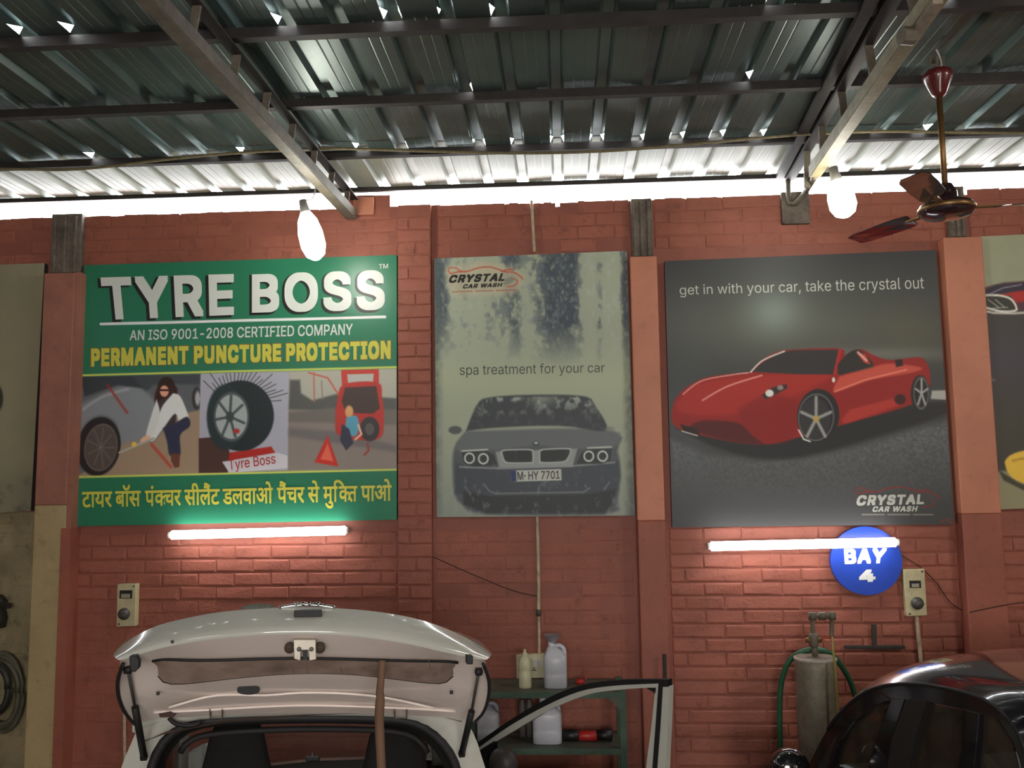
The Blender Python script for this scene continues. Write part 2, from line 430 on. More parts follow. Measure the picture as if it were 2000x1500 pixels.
def fill(x0, x1, z0, z1, asobj, depth=1.0, keep=1.0, ph=0):
    global nobj
    zi = math.floor(z0/CH)
    while zi*CH+CH*.5 < z1:
        zc = zi*CH+CH*.5
        if zc > z0:
            x = x0-((zi+ph) % 2)*CL*.5-.03
            while x < x1:
                st2 = CL*(2 if rb.random() < .2 else 1); a = max(x, x0); b = min(x+st2, x1)
                if b-a > .05 and rb.random() < keep:
                    L = b-a-.007; put_brick(0, rb.randrange(6), (a+b)/2, 0, zc+rb.uniform(-.002, .002), L/BL, None, asobj, depth*rb.uniform(.75, 1.2)); nobj += asobj
                x += st2
        zi += 1
zp = wz(1022)
fill(*bays['right'], wz(1440), zp, True)
fill(*bays['right'], .25, wz(1440), False, .8)
fill(*bays['far'], wz(1400), zp, True)
fill(*bays['left'], wz(1160, 400), zp, True, .95)
fill(*bays['left'], .3, wz(1160, 400), False, .25, .6)
fill(*bays['mid'], .25, zp, False, .35, .85)
# band above the posters
zt = TOPZ-.02
for (a, b, d, o) in ((wx(-60, 450), wx(100, 450), .5, False), (wx(158, 450), wx(776, 450), .45, False), (wx(855, 450), wx(1230, 450), .7, True),
                     (wx(1278, 450), wx(1848, 450), .7, True), (wx(1893, 450), wx(2080, 450), .7, True)):
    fill(a, b, wz(505), zt, o, d, .93, 1)
# brick pier between the two posters: stretcher / header courses
pil = MB().box((wx(780), -.045, 0), (wx(846), 0, TOPZ)).build('pilaster', REDP, wall)
zi = 3
while (zi+.5)*CH < TOPZ-.04:
    zc = (zi+.5)*CH; a = wx(780); b = wx(846)
    if zc > wz(1490):
        if zi % 2: segs = [(a-.004, b+.004)]
        else: segs = [(a-.004, a+.075*(1 if zi % 4 else 1.6)), (a+.075*(1 if zi % 4 else 1.6), b+.004)]
        for s, e in segs:
            put_brick(0, rb.randrange(6), (s+e)/2, -.045, zc, (e-s-.011)/BL, pil, True, 1.1); nobj += 1
    zi += 1
print('brick objects', nobj)
o = STF.build('brickwork', RED, wall); o['kind'] = 'stuff'
STF = MB(); fill(-6.9, wx(62), .3, wz(1012, 30), False, .8, .8)
o = STF.build('cream_brickwork', CREAMB, wall); o['kind'] = 'stuff'
MB().box((-7, -.004, 0), (wx(66), 0, wz(1000, 30))).build('cream_plaster', CREAMB, wall)

# plastered pillars; paint changes colour at poster-foot height
def pillar(pxl, pxr, pyt, d, mu, ml, zsplit, pyl=700, side=None, ml2=None):
    x0 = P(pxl, pyl, -d).x; x1 = P(pxr, pyl, -d).x; z1 = P((pxl+pxr)/2, pyt, -d).z
    mb = MB(); mb.cur = 1; mb.box((x0, -d, 0), (x1, 0, zsplit)); mb.cur = 0; mb.box((x0, -d, zsplit), (x1, 0, z1))
    return mb.build('pillar', [mu, ml], wall, bevel=.008), x0, x1, z1
_, xa, xb, za = pillar(79, 141, 533, .12, PINKD, CREAM, wz(986, 90), 700)
MB().box((xb, -.118, 0), (xb+.035, 0, za)).build('pillar_edge', PINKD, wall)
MB().box((xb-.03, -.123, 0), (xb+.036, -.002, wz(1030, 130))).build('painted_edge', REDD, wall)
pillar(1236, 1289, 500, .10, ORG, REDD, wz(1016, 1260), 700)
pillar(1858, 1935, 462, .10, ORG, REDD, wz(1002, 1920), 700)
# raw concrete stubs above the pillars, up to the wall top
def stub(pxl, pxr, pyt, pyb, d):
    a = P(pxl, pyt, -d); b = P(pxr, pyb, -d)
    mb = MB().box((a.x, -d, b.z), (b.x, 0, a.z))
    for k in range(3):
        xx = a.x+(b.x-a.x)*(k+.5)/3; mb.box((xx-.012, -d-.014, b.z), (xx+.008, -d, a.z-.02))
    return mb.build('concrete_stub', CONC, wall, bevel=.006)
stub(101, 156, 418, 532, .05); stub(1232, 1276, 388, 500, .05); stub(1850, 1889, 364, 462, .05)
MB().box((P(690, 400, -.03).x, -.03, wz(422, 700)), (P(730, 400, -.03).x, 0, wz(388, 700))).build('plaster_patch', ORG, wall, bevel=.006)
MB().box((P(1525, 380, -.03).x, -.04, wz(440, 1540)), (P(1580, 380, -.03).x, 0, wz(378, 1540))).build('bearing_pad', CONC, wall, bevel=.006)

# ================================================================== roof
roof = thing('ceiling', (0, 0, 4.28), kind='structure')
SZ = 4.278; PITCH = .2315
purl = [(-.035, 4.262, .03), (-.71, 4.255, .042), (-1.46, 4.252, .044), (-2.2, 4.25, .046), (-2.95, 4.25, .046), (-3.7, 4.25, .046), (-4.45, 4.25, .046),
        (-5.2, 4.25, .046), (-5.95, 4.25, .046), (-6.7, 4.25, .046), (-7.45, 4.25, .046), (-8.2, 4.25, .046), (-8.95, 4.25, .046)]
for i, (y, z, s) in enumerate(purl):
    # slight bow so each purlin sags as in the photograph
    pts = [Vector((-7, y, z)), Vector((8, y, z))]
    MB().beam(pts[0], pts[1], s, s).build('purlin', DKST, roof)
def sheet(xc, nr, y0, y1, dz, cuts, seed, m=SHEET):
    """ribbed sheet: flat pans with two fine stiffening grooves, ribs standing up from them"""
    r = random.Random(seed); xs = []; edges = []
    for k in range(nr):
        c = xc+k*PITCH
        edges += [(c-.040, 0), (c-.024, .034), (c+.024, .034), (c+.040, 0), (c+.085, 0), (c+.090, .0014), (c+.095, 0),
                  (c+.135, 0), (c+.140, .0014), (c+.145, 0)]
    edges.append((xc+nr*PITCH-.030, .0))
    ys = sorted(set([y0, y1]+[c+d for c, _ in cuts for d in (-.10, 0)]))
    ys = [y for y in ys if y0 <= y <= y1]
    dip = lambda x, y: dz+.004*math.sin(x*7+seed)+.003*math.sin(y*5+seed)
    mb = MB(); n0 = 0; W = len(edges)
    for y in ys: mb.v += [Vector((x, y, SZ+h+dip(x, y))) for x, h in edges]
    cy = {round(c, 4): pr for c, pr in cuts}
    for i in range(len(ys)-1):
        pr = cy.get(round(ys[i+1], 4), 0) if abs(ys[i+1]-ys[i]-.10) < 1e-4 else 0
        for j in range(W-1):
            a, b, c, d = i*W+j, i*W+j+1, (i+1)*W+j+1, (i+1)*W+j
            if pr and j % 10 == 0 and r.random() < pr: mb.f.append((a, b, c)); mb.mi.append(0); continue    # bent-open side of a rib
            if pr and j % 10 == 2 and r.random() < pr*.75: mb.f.append((a, b, d)); mb.mi.append(0); continue
            mb.f.append((a, b, c, d)); mb.mi.append(0)
    return mb.build('roof_sheet', m, roof)
k = 0; x = -PITCH*30
while x < 8.0:
    sheet(x, 4, -.71+.0, .03, .000, [], k, EAVE)
    sheet(x, 4, -3.05, -.71+.02, .002, [(-.735, .95 if -1 < x < 2.0 else .25), (-1.49, .45 if -.6 < x < 1.2 else .05), (-2.225, .7 if x < -1.2 else .12)], k+50)
    sheet(x, 4, -9.6, -2.95, .005, [(-3.0, .1)], k+90)
    x += PITCH*4; k += 1
# sheet-end closers standing on the far edge of the wall at intervals would hide the sky: the photograph shows the gap open

# ------------------------------------------------------------------ roof trusses
def truss(label, ulo, uhi, llo, lhi, posts, zu=4.13, zl=3.99, extra=None):
    t = thing('roof_truss', (ulo[0], -.1, zl), label, 'truss')
    return t
def truss_left():
    t = thing('roof_truss', (-1.4, -2.5, 3.99), 'angle-iron roof truss above the green banner, lamp hanging from its lower chord', 'truss')
    zu, zl = 4.20, 4.02
    ua = PZ(690, 386, zu); ua.y = -.02; ub = PZ(380, 4, zu); ub = ua+(ub-ua)*2.2
    la = P(686, 428, -.06); lb = PZ(282, 0, 4.02); lb = la+(lb-la)*1.9
    MB().angle(ua, ub, .055, .007).build('upper_chord', DKST, t)
    MB().angle(la, lb, .062, .008, flip=-1).build('lower_chord', STEEL, t)
    d = (ub-ua); e = (lb-la)
    for s in (.035, .1, .165, .235, .305, .375, .45, .53, .61, .69, .78, .87):
        p = ua+d*s; q = la+e*((p.y-la.y)/e.y)
        MB().beam(p, q, .034, .012, up=Vector((0, 1, 0))).build('web_bar', STEEL, t)
    return t
truss_left()
def truss_right():
    t = thing('roof_truss', (1.4, -2.5, 3.99), 'angle-iron roof truss beside the ceiling fan with a looped foot at the wall', 'truss')
    ua = P(1543, 352, -.04); ub = PZ(1745, 4, 4.205); ub = ua+(ub-ua)*2.2
    MB().angle(ua, ub, .055, .007).build('upper_chord', DKST, t)
    MB().beam(ua+Vector((-.07, -.02, .02)), ub+Vector((-.10, 0, .02)), .05, .03).build('top_plate', DKST, t)
    la = P(1592, 345, -.5); la.z = 4.00; lb = PZ(1781, 76, 4.0); lb = la+(lb-la)*2.6
    la = PZ(1592, 345, 4.0)
    lb = PZ(1781, 76, 4.0); lb2 = la+(lb-la)*2.3
    MB().angle(la, lb2, .06, .007).build('lower_chord', mat('painted_truss_steel', (150, 142, 112), rough=.6, var=.3, vscale=12, dirt=.3), t)
    # looped foot: chord bends down to the wall and back up
    pts = [la, P(1575, 372, -.20), P(1560, 392, -.10), P(1545, 400, -.06), P(1540, 385, -.05), P(1539, 352, -.05)]
    MB().tube(curve(pts, 20), .019, 6).build('foot_loop', STEEL, t, smooth=True)
    d = ub-ua; e = lb2-la
    for s in (.11, .19, .28, .38, .49, .60, .72, .85):
        p = ua+d*s; q = la+e*((p.y-la.y)/e.y)
        MB().beam(p, q, .036, .014, up=Vector((0, 1, 0))).build('web_bar', STEEL, t)
    for (a, b) in (((1565, 268), (1537, 322)), ((1590, 250), (1560, 300))):
        MB().tube([P(*a, -.65), P(*b, -.25)], .014, 6).build('brace_rod', STEEL, t)
    # flex and plank lashed along the lower chord
    MB().beam(PZ(1779, 74, 3.985), PZ(1832, 2, 3.985), .035, .02).build('lashed_batten', mat('pale_batten', (150, 138, 122), rough=.8, var=.3, vscale=20), t)
    MB().lathe(PZ(1772, 70, 3.97), [(.001, -.03), (.035, -.025), (.035, .025), (.001, .03)], 10, axis=(1, .2, 0)).build('junction_box', STEEL, t)
    return t
truss_right()
# ================================================================== printed posters
PRINT = mat('poster_print', attr='print', rough=.5, spec=.35)
PRINTG = mat('banner_print', attr='print', rough=.3, spec=.45)
EDGE = mat('poster_edge', (60, 58, 54), rough=.7)
INKW = mat('ink_white', (226, 232, 226), rough=.35)
INKY = mat('ink_yellow', (218, 214, 84), rough=.35)
INKK = mat('ink_black', (30, 32, 30), rough=.4)
INKR = mat('ink_red', (190, 52, 44), rough=.4)
INKG = mat('ink_grey', (196, 200, 190), rough=.4)
INKS = mat('ink_slate', (62, 66, 62), rough=.4)
PY = -.045
G = 1.75                       # print brightness: the hall is dim, the inks are brighter than they photograph
def board(name, tl, tr, br, bl, label, cat='poster', m=EDGE):
    c = [P(*p, PY) for p in (tl, tr, br, bl)]
    t = thing(name, ((c[2].x+c[3].x)/2, PY, min(c[2].z, c[3].z)), label, cat)
    MB().prism([p+Vector((0, .003, 0)) for p in c], (0, .04, 0)).build('backing_board', m, t)
    return t

def letters(parent, m, body, tl, tr, br, bl, Y, bold=0, spacing=1.0, nudge=(0, 0), name='lettering'):
    mb = MB(); text_quad(mb, body, tl, tr, br, bl, Y, bold, spacing, nudge=nudge)
    if ' ' not in body: return mb.build(name, m, parent)
    # one part per word: split where the gap between faces is a space
    iv = sorted((min(mb.v[i].x for i in f), max(mb.v[i].x for i in f), k) for k, f in enumerate(mb.f))
    h = (P(*tl, Y)-P(*bl, Y)).length; words_ = [[]]; end = iv[0][1]
    for a_, b_, k in iv:
        if a_-end > h*.14: words_.append([])
        words_[-1].append(k); end = max(end, b_)
    for wd_ in words_:
        q_ = MB(); ids = sorted({i for k in wd_ for i in mb.f[k]}); mp_ = {i: n for n, i in enumerate(ids)}
        q_.v = [mb.v[i] for i in ids]; q_.f = [tuple(mp_[i] for i in mb.f[k]) for k in wd_]; q_.mi = [0]*len(q_.f); q_.build(name, m, parent)
# ---- green tyre banner
q = ((165, 518), (775, 498), (775, 1015), (147, 1028))
ban = board('banner', *q, 'green banner with white lettering and yellow Hindi line, between left pillar and brick pier')
A = Art(*q, 520, 430); X, Y = A.X, A.Y
A.fill((34, 98, 72)); A.mix((vnoise(X, Y, 90, 90, 5)-.3)*.35, (30, 110, 84))
for a, b in (((160, 733), (775, 717)), ((152, 932), (775, 917))): A.line([a, b], 4, (168, 178, 84))
strip = [(158, 736), (775, 720), (775, 915), (152, 930)]
A.poly(strip, (140, 126, 110))
def sub(pts): A_ = np.clip(.5-A.sd(pts)/1.2, 0, 1); return A_
save = A.I.copy()
# picture: person with a wheel brace beside a grey car
A.poly([(158, 736), (392, 730), (390, 802), (366, 812), (330, 870), (250, 890), (152, 930)], (82, 86, 90))
A.poly([(158, 790), (250, 752), (300, 780), (310, 830), (262, 885), (235, 870), (225, 825), (195, 812), (165, 830), (156, 860)], (112, 118, 122), 10, smooth=40)
A.poly([(158, 736), (300, 732), (292, 760), (230, 752), (165, 775)], (46, 52, 56), 5)
A.poly([(256, 732), (392, 730), (392, 752), (330, 750), (300, 752), (285, 764)], (58, 64, 68), 6)
A.line([(162, 800), (200, 775), (250, 760)], 4, (150, 156, 160), 5, .8, 20)
A.poly([(152, 930), (250, 862), (300, 862), (345, 812), (390, 800), (388, 925)], (136, 118, 98), 5)
A.ell(193, 872, 42, 58, (34, 32, 33), 3, rot=.18); A.ell(197, 874, 31, 45, (74, 66, 62), 4, rot=.18); A.ell(197, 874, 31, 45, (98, 88, 80), 2, .8, rot=.18, ring=3)
for k in range(9): A.line([(197, 874), (197+26*math.cos(k*.7), 874+38*math.sin(k*.7))], 3, (104, 96, 90), 3, .6)
A.ell(384, 778, 9, 22, (44, 46, 48), 3); A.ell(386, 778, 5, 14, (150, 150, 150), 3)
A.line([(210, 752), (248, 806)], 5, (138, 48, 46), 3, .8); A.line([(296, 868), (334, 912)], 6, (156, 66, 52), 3, .9)
A.ell(325, 757, 17, 21, (44, 28, 24), 3); A.poly([(310, 752), (302, 775), (306, 812), (318, 808), (342, 785), (344, 755)], (50, 30, 26), 4, smooth=30)
A.ell(321, 764, 8.5, 11, (196, 142, 118), 2); A.line([(312, 762), (328, 762)], 4, (60, 30, 26), 1.5)
A.poly([(302, 792), (322, 778), (340, 790), (342, 828), (318, 838), (300, 828)], (54, 48, 50), 3, smooth=30)
A.poly([(338, 768), (352, 774), (366, 806), (369, 822), (352, 829), (342, 808), (318, 838), (298, 862), (286, 850), (306, 820), (318, 792)], (190, 194, 192), 2.5, smooth=50)
A.poly([(306, 780), (299, 800), (285, 850), (294, 856), (312, 812)], (184, 188, 186), 2.5, smooth=30)
A.ell(284, 858, 11, 6, (206, 158, 132), 2, rot=-.5); A.line([(233, 884), (300, 856)], 4, (150, 150, 146), 2); A.ell(262, 868, 5, 5, (196, 170, 80), 2)
A.poly([(318, 836), (342, 826), (366, 814), (371, 832), (352, 850), (352, 888), (332, 890), (326, 862)], (42, 46, 66), 3, smooth=40)
A.poly([(334, 886), (352, 886), (350, 912), (341, 914), (334, 900)], (92, 58, 44), 2)
# picture: tyre full of nails on a red stand
A.poly([(392, 730), (565, 724), (562, 918), (388, 924)], (142, 144, 156)); A.mix(sub([(392, 730), (565, 724), (562, 918), (388, 924)])*(vnoise(X, Y, 70, 70, 9))*.4, (166, 168, 178))
for k in range(22):
    a = -2.45+k*.098; r1, r2 = 64, 64+random.Random(k).uniform(12, 34)
    A.line([(470+r1*.98*math.cos(a), 808+r1*math.sin(a)), (470+r2*1.05*math.cos(a+.06), 808+r2*math.sin(a+.06))], 1.7, (64, 60, 62), 1.5)
A.poly([(388, 856), (436, 852), (452, 892), (445, 924), (388, 924)], (66, 46, 42), 2)
A.poly([(448, 884), (530, 872), (540, 888), (446, 904)], (150, 38, 34), 2)
A.ell(470, 812, 65, 69, (30, 40, 42), 2.5); A.ell(440, 815, 36, 64, (36, 48, 50), 4)
A.ell(452, 814, 33, 46, (142, 150, 150), 2.5); A.ell(452, 814, 33, 46, (66, 74, 76), 2, ring=4)
for k in range(7): A.line([(449, 814), (449+29*math.cos(k*.9+.3), 814+41*math.sin(k*.9+.3))], 5, (60, 70, 72), 3)
A.ell(449, 814, 8, 10, (52, 62, 64), 3); A.ell(462, 842, 6, 5, (150, 50, 44), 3)
A.poly([(434, 902), (540, 884), (562, 890), (562, 914), (448, 924)], (176, 176, 182), 1.5)
# picture: red hatchback with open boot, warning triangle
A.poly([(565, 724), (775, 719), (775, 915), (562, 918)], (118, 110, 104)); A.poly([(565, 724), (775, 719), (775, 800), (565, 800)], (152, 152, 140), 3)
A.poly([(566, 742), (586, 742), (588, 768), (610, 782), (655, 770), (775, 778), (775, 806), (564, 800)], (74, 76, 72), 5)
A.line([(603, 728), (640, 738), (662, 772)], 3, (168, 78, 68), 2); A.line([(613, 728), (614, 784)], 2.4, (160, 86, 76), 2); A.line([(628, 744), (630, 780)], 2, (120, 100, 90), 2)
A.poly([(564, 806), (655, 796), (775, 800), (775, 830), (564, 824)], (96, 92, 88), 6); A.poly([(564, 836), (660, 842), (775, 870), (775, 884), (564, 852)], (96, 92, 92), 8)
A.poly([(666, 722), (740, 719), (740, 750), (728, 752), (730, 730), (678, 731), (680, 752), (668, 754)], (168, 52, 44), 2)
A.poly([(679, 732), (729, 730), (728, 748), (681, 749)], (158, 160, 154), 2)
A.poly([(660, 775), (672, 750), (738, 747), (746, 775), (750, 822), (738, 858), (664, 852), (655, 815)], (160, 44, 38), 2.5, smooth=40)
A.poly([(674, 757), (735, 754), (742, 798), (728, 808), (676, 806), (667, 784)], (58, 44, 42), 3)
A.ell(722, 838, 19, 24, (46, 44, 46), 3); A.ell(722, 838, 9, 12, (78, 74, 74), 3)
A.ell(682, 804, 8, 12, (186, 140, 90), 3); A.poly([(676, 816), (696, 812), (702, 834), (694, 852), (676, 846)], (74, 136, 158), 2.5, smooth=20)
A.poly([(668, 828), (682, 838), (690, 866), (676, 880), (664, 860)], (44, 46, 62), 3); A.line([(700, 830), (706, 848), (694, 858)], 4, (204, 160, 138), 2)
A.line([(718, 866), (720, 880), (712, 888)], 4, (130, 52, 44), 2)
A.poly([(640, 850), (614, 903), (661, 911)], (170, 44, 38), 2); A.poly([(640, 866), (626, 897), (651, 901)], (206, 92, 72), 3)
m_ = np.clip(.5-A.sd(strip)/1.2, 0, 1)[..., None]; A.I = save*(1-m_)+A.I*m_
A.line([(197, 633), (752, 619)], 5, (214, 222, 216))
A.build('printed_picture', PRINTG, ban, PY, G)
t1, t2 = PY-.0012, PY-.002
letters(ban, INKK, 'TYRE', (194, 541), (456, 534), (456, 617), (203, 627), t1, .04, 1.12, (-4, 3), 'letter_shadow')
letters(ban, INKK, 'BOSS', (491, 533), (751, 525), (752, 607), (491, 614), t1, .04, 1.12, (-4, 3), 'letter_shadow')
letters(ban, INKW, 'TYRE', (196, 542), (457, 535), (457, 615), (205, 625), t2, .034, 1.12)
letters(ban, INKW, 'BOSS', (492, 535), (750, 527), (752, 605), (492, 612), t2, .034, 1.12)
letters(ban, INKW, 'TM', (740, 516), (758, 515), (758, 524), (740, 525), t2, .01)
letters(ban, INKW, 'AN ISO 9001-2008 CERTIFIED COMPANY', (254, 645), (689, 632), (689, 654), (253, 665), t2, .012)
OB = mat('ink_orange_brown', (150, 110, 50))
for wd, xa, xb in (('PERMANENT', 178, 368), ('PUNCTURE', 379, 549), ('PROTECTION', 559, 763)):
    ya = lambda x_: 681-(x_-178)*16/585; yb_ = lambda x_: 716-(x_-178)*15/585
    cs = ((xa, ya(xa)), (xb, ya(xb)), (xb, yb_(xb)), (xa, yb_(xa)))
    letters(ban, OB, wd, *[(x_+(-1.5 if k_ in (0, 3) else 1.5), y_+(-1.5 if k_ < 2 else 1.5)) for k_, (x_, y_) in enumerate(cs)], t1, .062, 1.13, name='letter_outline')
    letters(ban, INKY, wd, *cs, t2, .055, 1.13)
# Hindi line, glyph runs laid out one by one
def glyph(s, bold): return text_data(s, bold)
def half_ka(bold):
    v, f = glyph('क', bold); x1 = max(q_[0] for q_ in v); x0 = min(q_[0] for q_ in v); cut = x0+(x1-x0)*.80
    bm = bmesh.new(); vs = [bm.verts.new((a, b, ly)) for a, b, ly in v]
    for q_ in f:
        try: bm.faces.new([vs[i] for i in q_])
        except ValueError: pass
    bmesh.ops.bisect_plane(bm, geom=bm.verts[:]+bm.edges[:]+bm.faces[:], plane_co=(cut, 0, 0), plane_no=(1, 0, 0), clear_outer=True)
    bm.verts.index_update(); out = ([(p.co.x, p.co.y, p.co.z) for p in bm.verts], [tuple(p.index for p in q_.verts) for q_ in bm.faces]); bm.free(); return out
def hindi(mbx, runs, xa, xb, Yp, bold):
    V = []; Fc = []; cur = 0
    for s in runs:
        if s == 'K/': v, f = half_ka(bold)
        else: v, f = glyph(s, bold)
        x0 = min(q_[0] for q_ in v); x1 = max(q_[0] for q_ in v)
        if s == 'ि': x1 = x0+(x1-x0)*.52
        n = len(V); V += [(a-x0+cur, b, ly) for a, b, ly in v]; Fc += [tuple(n+i for i in q_) for q_ in f]; cur += (x1-x0)-(.07 if s == 'K/' else .01)
    hv, _ = glyph('ट', bold); HT = max(q_[1] for q_ in hv); HB = min(q_[1] for q_ in hv)
    x0 = min(q_[0] for q_ in V); x1 = max(q_[0] for q_ in V); n = len(mbx.v)
    for a, b, ly in V:
        px = xa+(a-x0)/(x1-x0)*(xb-xa); s_ = (px-160)/605
        yt = 961-13.5*s_; yb = 991.5-13.5*s_
        mbx.v.append(P(px, yt+(HT-b)/(HT-HB)*(yb-yt), Yp-ly*.00009))
    for q_ in Fc: mbx.f.append(tuple(n+i for i in q_)); mbx.mi.append(0)
words = [(['टायर'], 160, 219), (['बॉस'], 225, 275), (['पं', 'K/', 'चर'], 283, 354), (['सीलैंट'], 360, 429), (['डलवाओ'], 435, 533),
         (['पैंचर'], 541, 595), (['से'], 601, 624), (['मु', 'ि', 'K/', 'त'], 631, 698), (['पाओ'], 705, 765)]
for r_, a_, b_ in words: mb = MB(); hindi(mb, r_, a_, b_, t2, .022); mb.build('lettering', INKY, ban)
letters(ban, INKR, 'Tyre Boss', (446, 898), (537, 886), (539, 910), (448, 924), t2, .004)

# ---- waterfall poster with grey saloon
q = ((848, 505), (1224, 490), (1240, 1007), (853, 1010))
spa = board('poster', *q, 'poster of a grey saloon car under a waterfall, hung right of the brick pier')
A = Art(*q, 300, 400); X, Y = A.X, A.Y
A.fill((134, 142, 124))
big = vnoise(X, Y, 38, 160, 21); fine = vnoise(X, Y, 9, 13, 33, 5); mid = vnoise(X, Y, 22, 40, 45, 4)
col = np.zeros_like(X)
for cx, wd, st_ in ((862, 22, .9), (905, 18, .35), (960, 24, .35), (1000, 20, .75), (1045, 22, .45), (1082, 24, .95), (1118, 20, 1.05), (1170, 9, .55), (1222, 12, .9)):
    col += st_*np.exp(-((X-cx-(Y-500)*.01)/wd)**2)
vf = np.clip((712-Y+60*(big-.5))/90, 0, 1)
dk = np.clip((col*1.1+mid*.9+fine*1.5-1.62)*1.6, 0, 1)*vf
A.mix(dk*.9, (52, 60, 70)); A.mix(np.clip((fine-.52)*3, 0, 1)*vf*.55, (150, 160, 156)); A.mix(np.clip(.35-col, 0, 1)*vf*.5*np.clip(fine*1.4, 0, 1), (152, 160, 142))
A.mix(np.clip((855-X)/30+.9, 0, 1)*np.clip((700-Y)/100, 0, 1)*.4, (48, 58, 66))
A.mix(np.exp(-((Y-745)/42)**2)*.75, (142, 150, 124))
A.mix(np.clip((Y-880)/120, 0, 1)*.5, (104, 112, 110)); A.mix(np.clip((X-1214)/22, 0, 1)*np.clip(fine*1.3, 0, 1)*.8, (60, 66, 66)); A.mix(np.clip((868-X)/16, 0, 1)*np.clip(fine*1.3, 0, 1)*.7, (60, 68, 68))
A.poly([(908, 845), (888, 872), (884, 912), (888, 962), (902, 985), (950, 1004), (1185, 1004), (1206, 975), (1212, 922), (1206, 880), (1188, 843)], (70, 76, 80), 7, smooth=70)
A.poly([(912, 842), (1184, 838), (1200, 872), (1110, 876), (1048, 870), (980, 878), (892, 880)], (86, 92, 94), 7, smooth=50)
A.poly([(910, 842), (932, 790), (958, 776), (1045, 771), (1140, 774), (1162, 792), (1184, 840), (1110, 833), (1046, 832), (960, 836)], (52, 57, 60), 4, smooth=70)
wsh = np.clip(.5-A.sd([(910, 842), (932, 785), (958, 776), (1140, 774), (1164, 790), (1184, 840), (1046, 832)])/4, 0, 1)
A.mix(wsh*np.clip((fine-.5)*4.5, 0, 1)*np.clip((825-Y)/45, .15, 1), (128, 136, 130)); A.mix(wsh*np.exp(-((X-1060)/26)**2)*np.clip((800-Y)/20, 0, 1)*.6, (140, 148, 136))
A.poly([(890, 905), (975, 912), (1120, 908), (1208, 900), (1212, 930), (1204, 962), (888, 965)], (58, 63, 70), 6)
A.poly([(904, 960), (960, 968), (1140, 965), (1205, 955), (1195, 985), (1180, 1003), (950, 1003), (905, 985)], (44, 48, 50), 6)
A.line([(898, 912), (980, 915), (1120, 910), (1200, 903)], 3, (128, 134, 132), 3, .9); A.poly([(968, 882), (1128, 876), (1118, 912), (975, 914)], (124, 130, 128), 4)
for c_ in ([(978, 882), (985, 878), (1036, 877), (1042, 884), (1042, 902), (1036, 905), (992, 905), (983, 899)], [(1053, 884), (1058, 877), (1110, 875), (1116, 880), (1110, 896), (1100, 903), (1058, 905), (1053, 900)]):
    A.poly(c_, (150, 156, 154), 2, smooth=40); cc = np.mean(c_, 0); A.poly([(cc[0]+(x_-cc[0])*.91, cc[1]+(y_-cc[1])*.82) for x_, y_ in c_], (40, 44, 45), 2, smooth=40)
A.poly([(901, 881), (950, 880), (964, 888), (972, 908), (925, 911), (906, 905)], (46, 50, 52), 3); A.poly([(1195, 877), (1150, 876), (1136, 884), (1126, 906), (1175, 906), (1192, 900)], (46, 50, 52), 3)
for cx, cy in ((917, 895), (944, 896), (1150, 891), (1177, 891)): A.ell(cx, cy, 9, 9.5, (176, 182, 178), 2, ring=3)
A.line([(902, 881), (952, 878)], 3, (160, 166, 160), 2); A.line([(1148, 875), (1194, 873)], 3, (160, 166, 160), 2)
A.ell(889, 840, 13, 8, (70, 76, 76), 3); A.ell(1191, 838, 9, 5, (100, 106, 100), 4, .7); A.ell(1047, 866, 7, 5, (50, 56, 60), 2); A.ell(1047, 865, 4, 2.5, (150, 156, 156), 2)
A.line([(945, 945), (955, 958), (968, 964), (1140, 961), (1152, 953)], 2.4, (112, 118, 120), 2.5, .8); A.line([(908, 950), (918, 964)], 3, (96, 100, 100), 3, .7); A.line([(1190, 942), (1180, 956)], 3, (110, 114, 112), 3, .7)
A.mix(np.clip((fine-.62)*6, 0, 1)*np.clip((Y-860)/100, 0, 1)*.35, (134, 142, 140))
A.poly([(997, 919), (1096, 916), (1097, 938), (998, 941)], (160, 164, 156), 1.5); A.poly([(997, 919), (1008, 919), (1009, 940), (998, 941)], (44, 52, 84), 1.5)
lg = np.clip(.6-A.sd([(872, 522), (940, 512), (1000, 522), (1022, 540), (1018, 560), (1006, 572), (885, 578), (872, 550)])/12, 0, 1); A.mix(lg*.75, (156, 150, 128))
RC = (156, 64, 42)
def logo(A, f, cr):
    A.line([f(*p) for p in ((0.02, .30), (.12, .22), (.25, .20), (.40, .07), (.55, .03), (.68, .12), (.78, .22), (.90, .24), (1.0, .42), (1.02, .5))], 2.4, cr, 1.6, .95, 50)
    A.line([f(*p) for p in ((.02, .30), (-.02, .16), (.02, .06), (.1, .08), (.14, .17), (.22, .22))], 2.0, cr, 1.6, .9, 30)
    A.line([f(*p) for p in ((.90, .48), (.95, .60), (.90, .76), (.80, .80))], 2.2, cr, 1.6, .9, 20)
    A.line([f(*p) for p in ((.72, .20), (.82, .12), (.88, .14))], 2.2, cr, 1.6, .9)
logo(A, lambda a, b: (878+a*140, 520+b*50), RC)
A.poly([(986, 545), (1000, 540), (1006, 546), (998, 553), (984, 558)], (104, 108, 96), 3, .8)
for x_ in range(884, 1006, 5):
    if x_ not in (924, 964): A.line([(x_, 570-(x_-884)*.03), (x_+3.2, 570-(x_-884)*.03)], 2.2, (128, 76, 56), 1.6, .75)
A.build('printed_picture', PRINT, spa, PY, G)
letters(spa, INKK, 'CRYSTAL', (880, 537), (990, 533), (984, 549), (875, 553), t2, .05, 1.15)
letters(spa, INKK, 'CAR WASH', (906, 555), (982, 552), (979, 560), (903, 564), t2, .045, 1.15)
letters(spa, INKK, 'M· HY 7701', (1010, 921), (1093, 919), (1093, 935), (1011, 938), t2, .02)
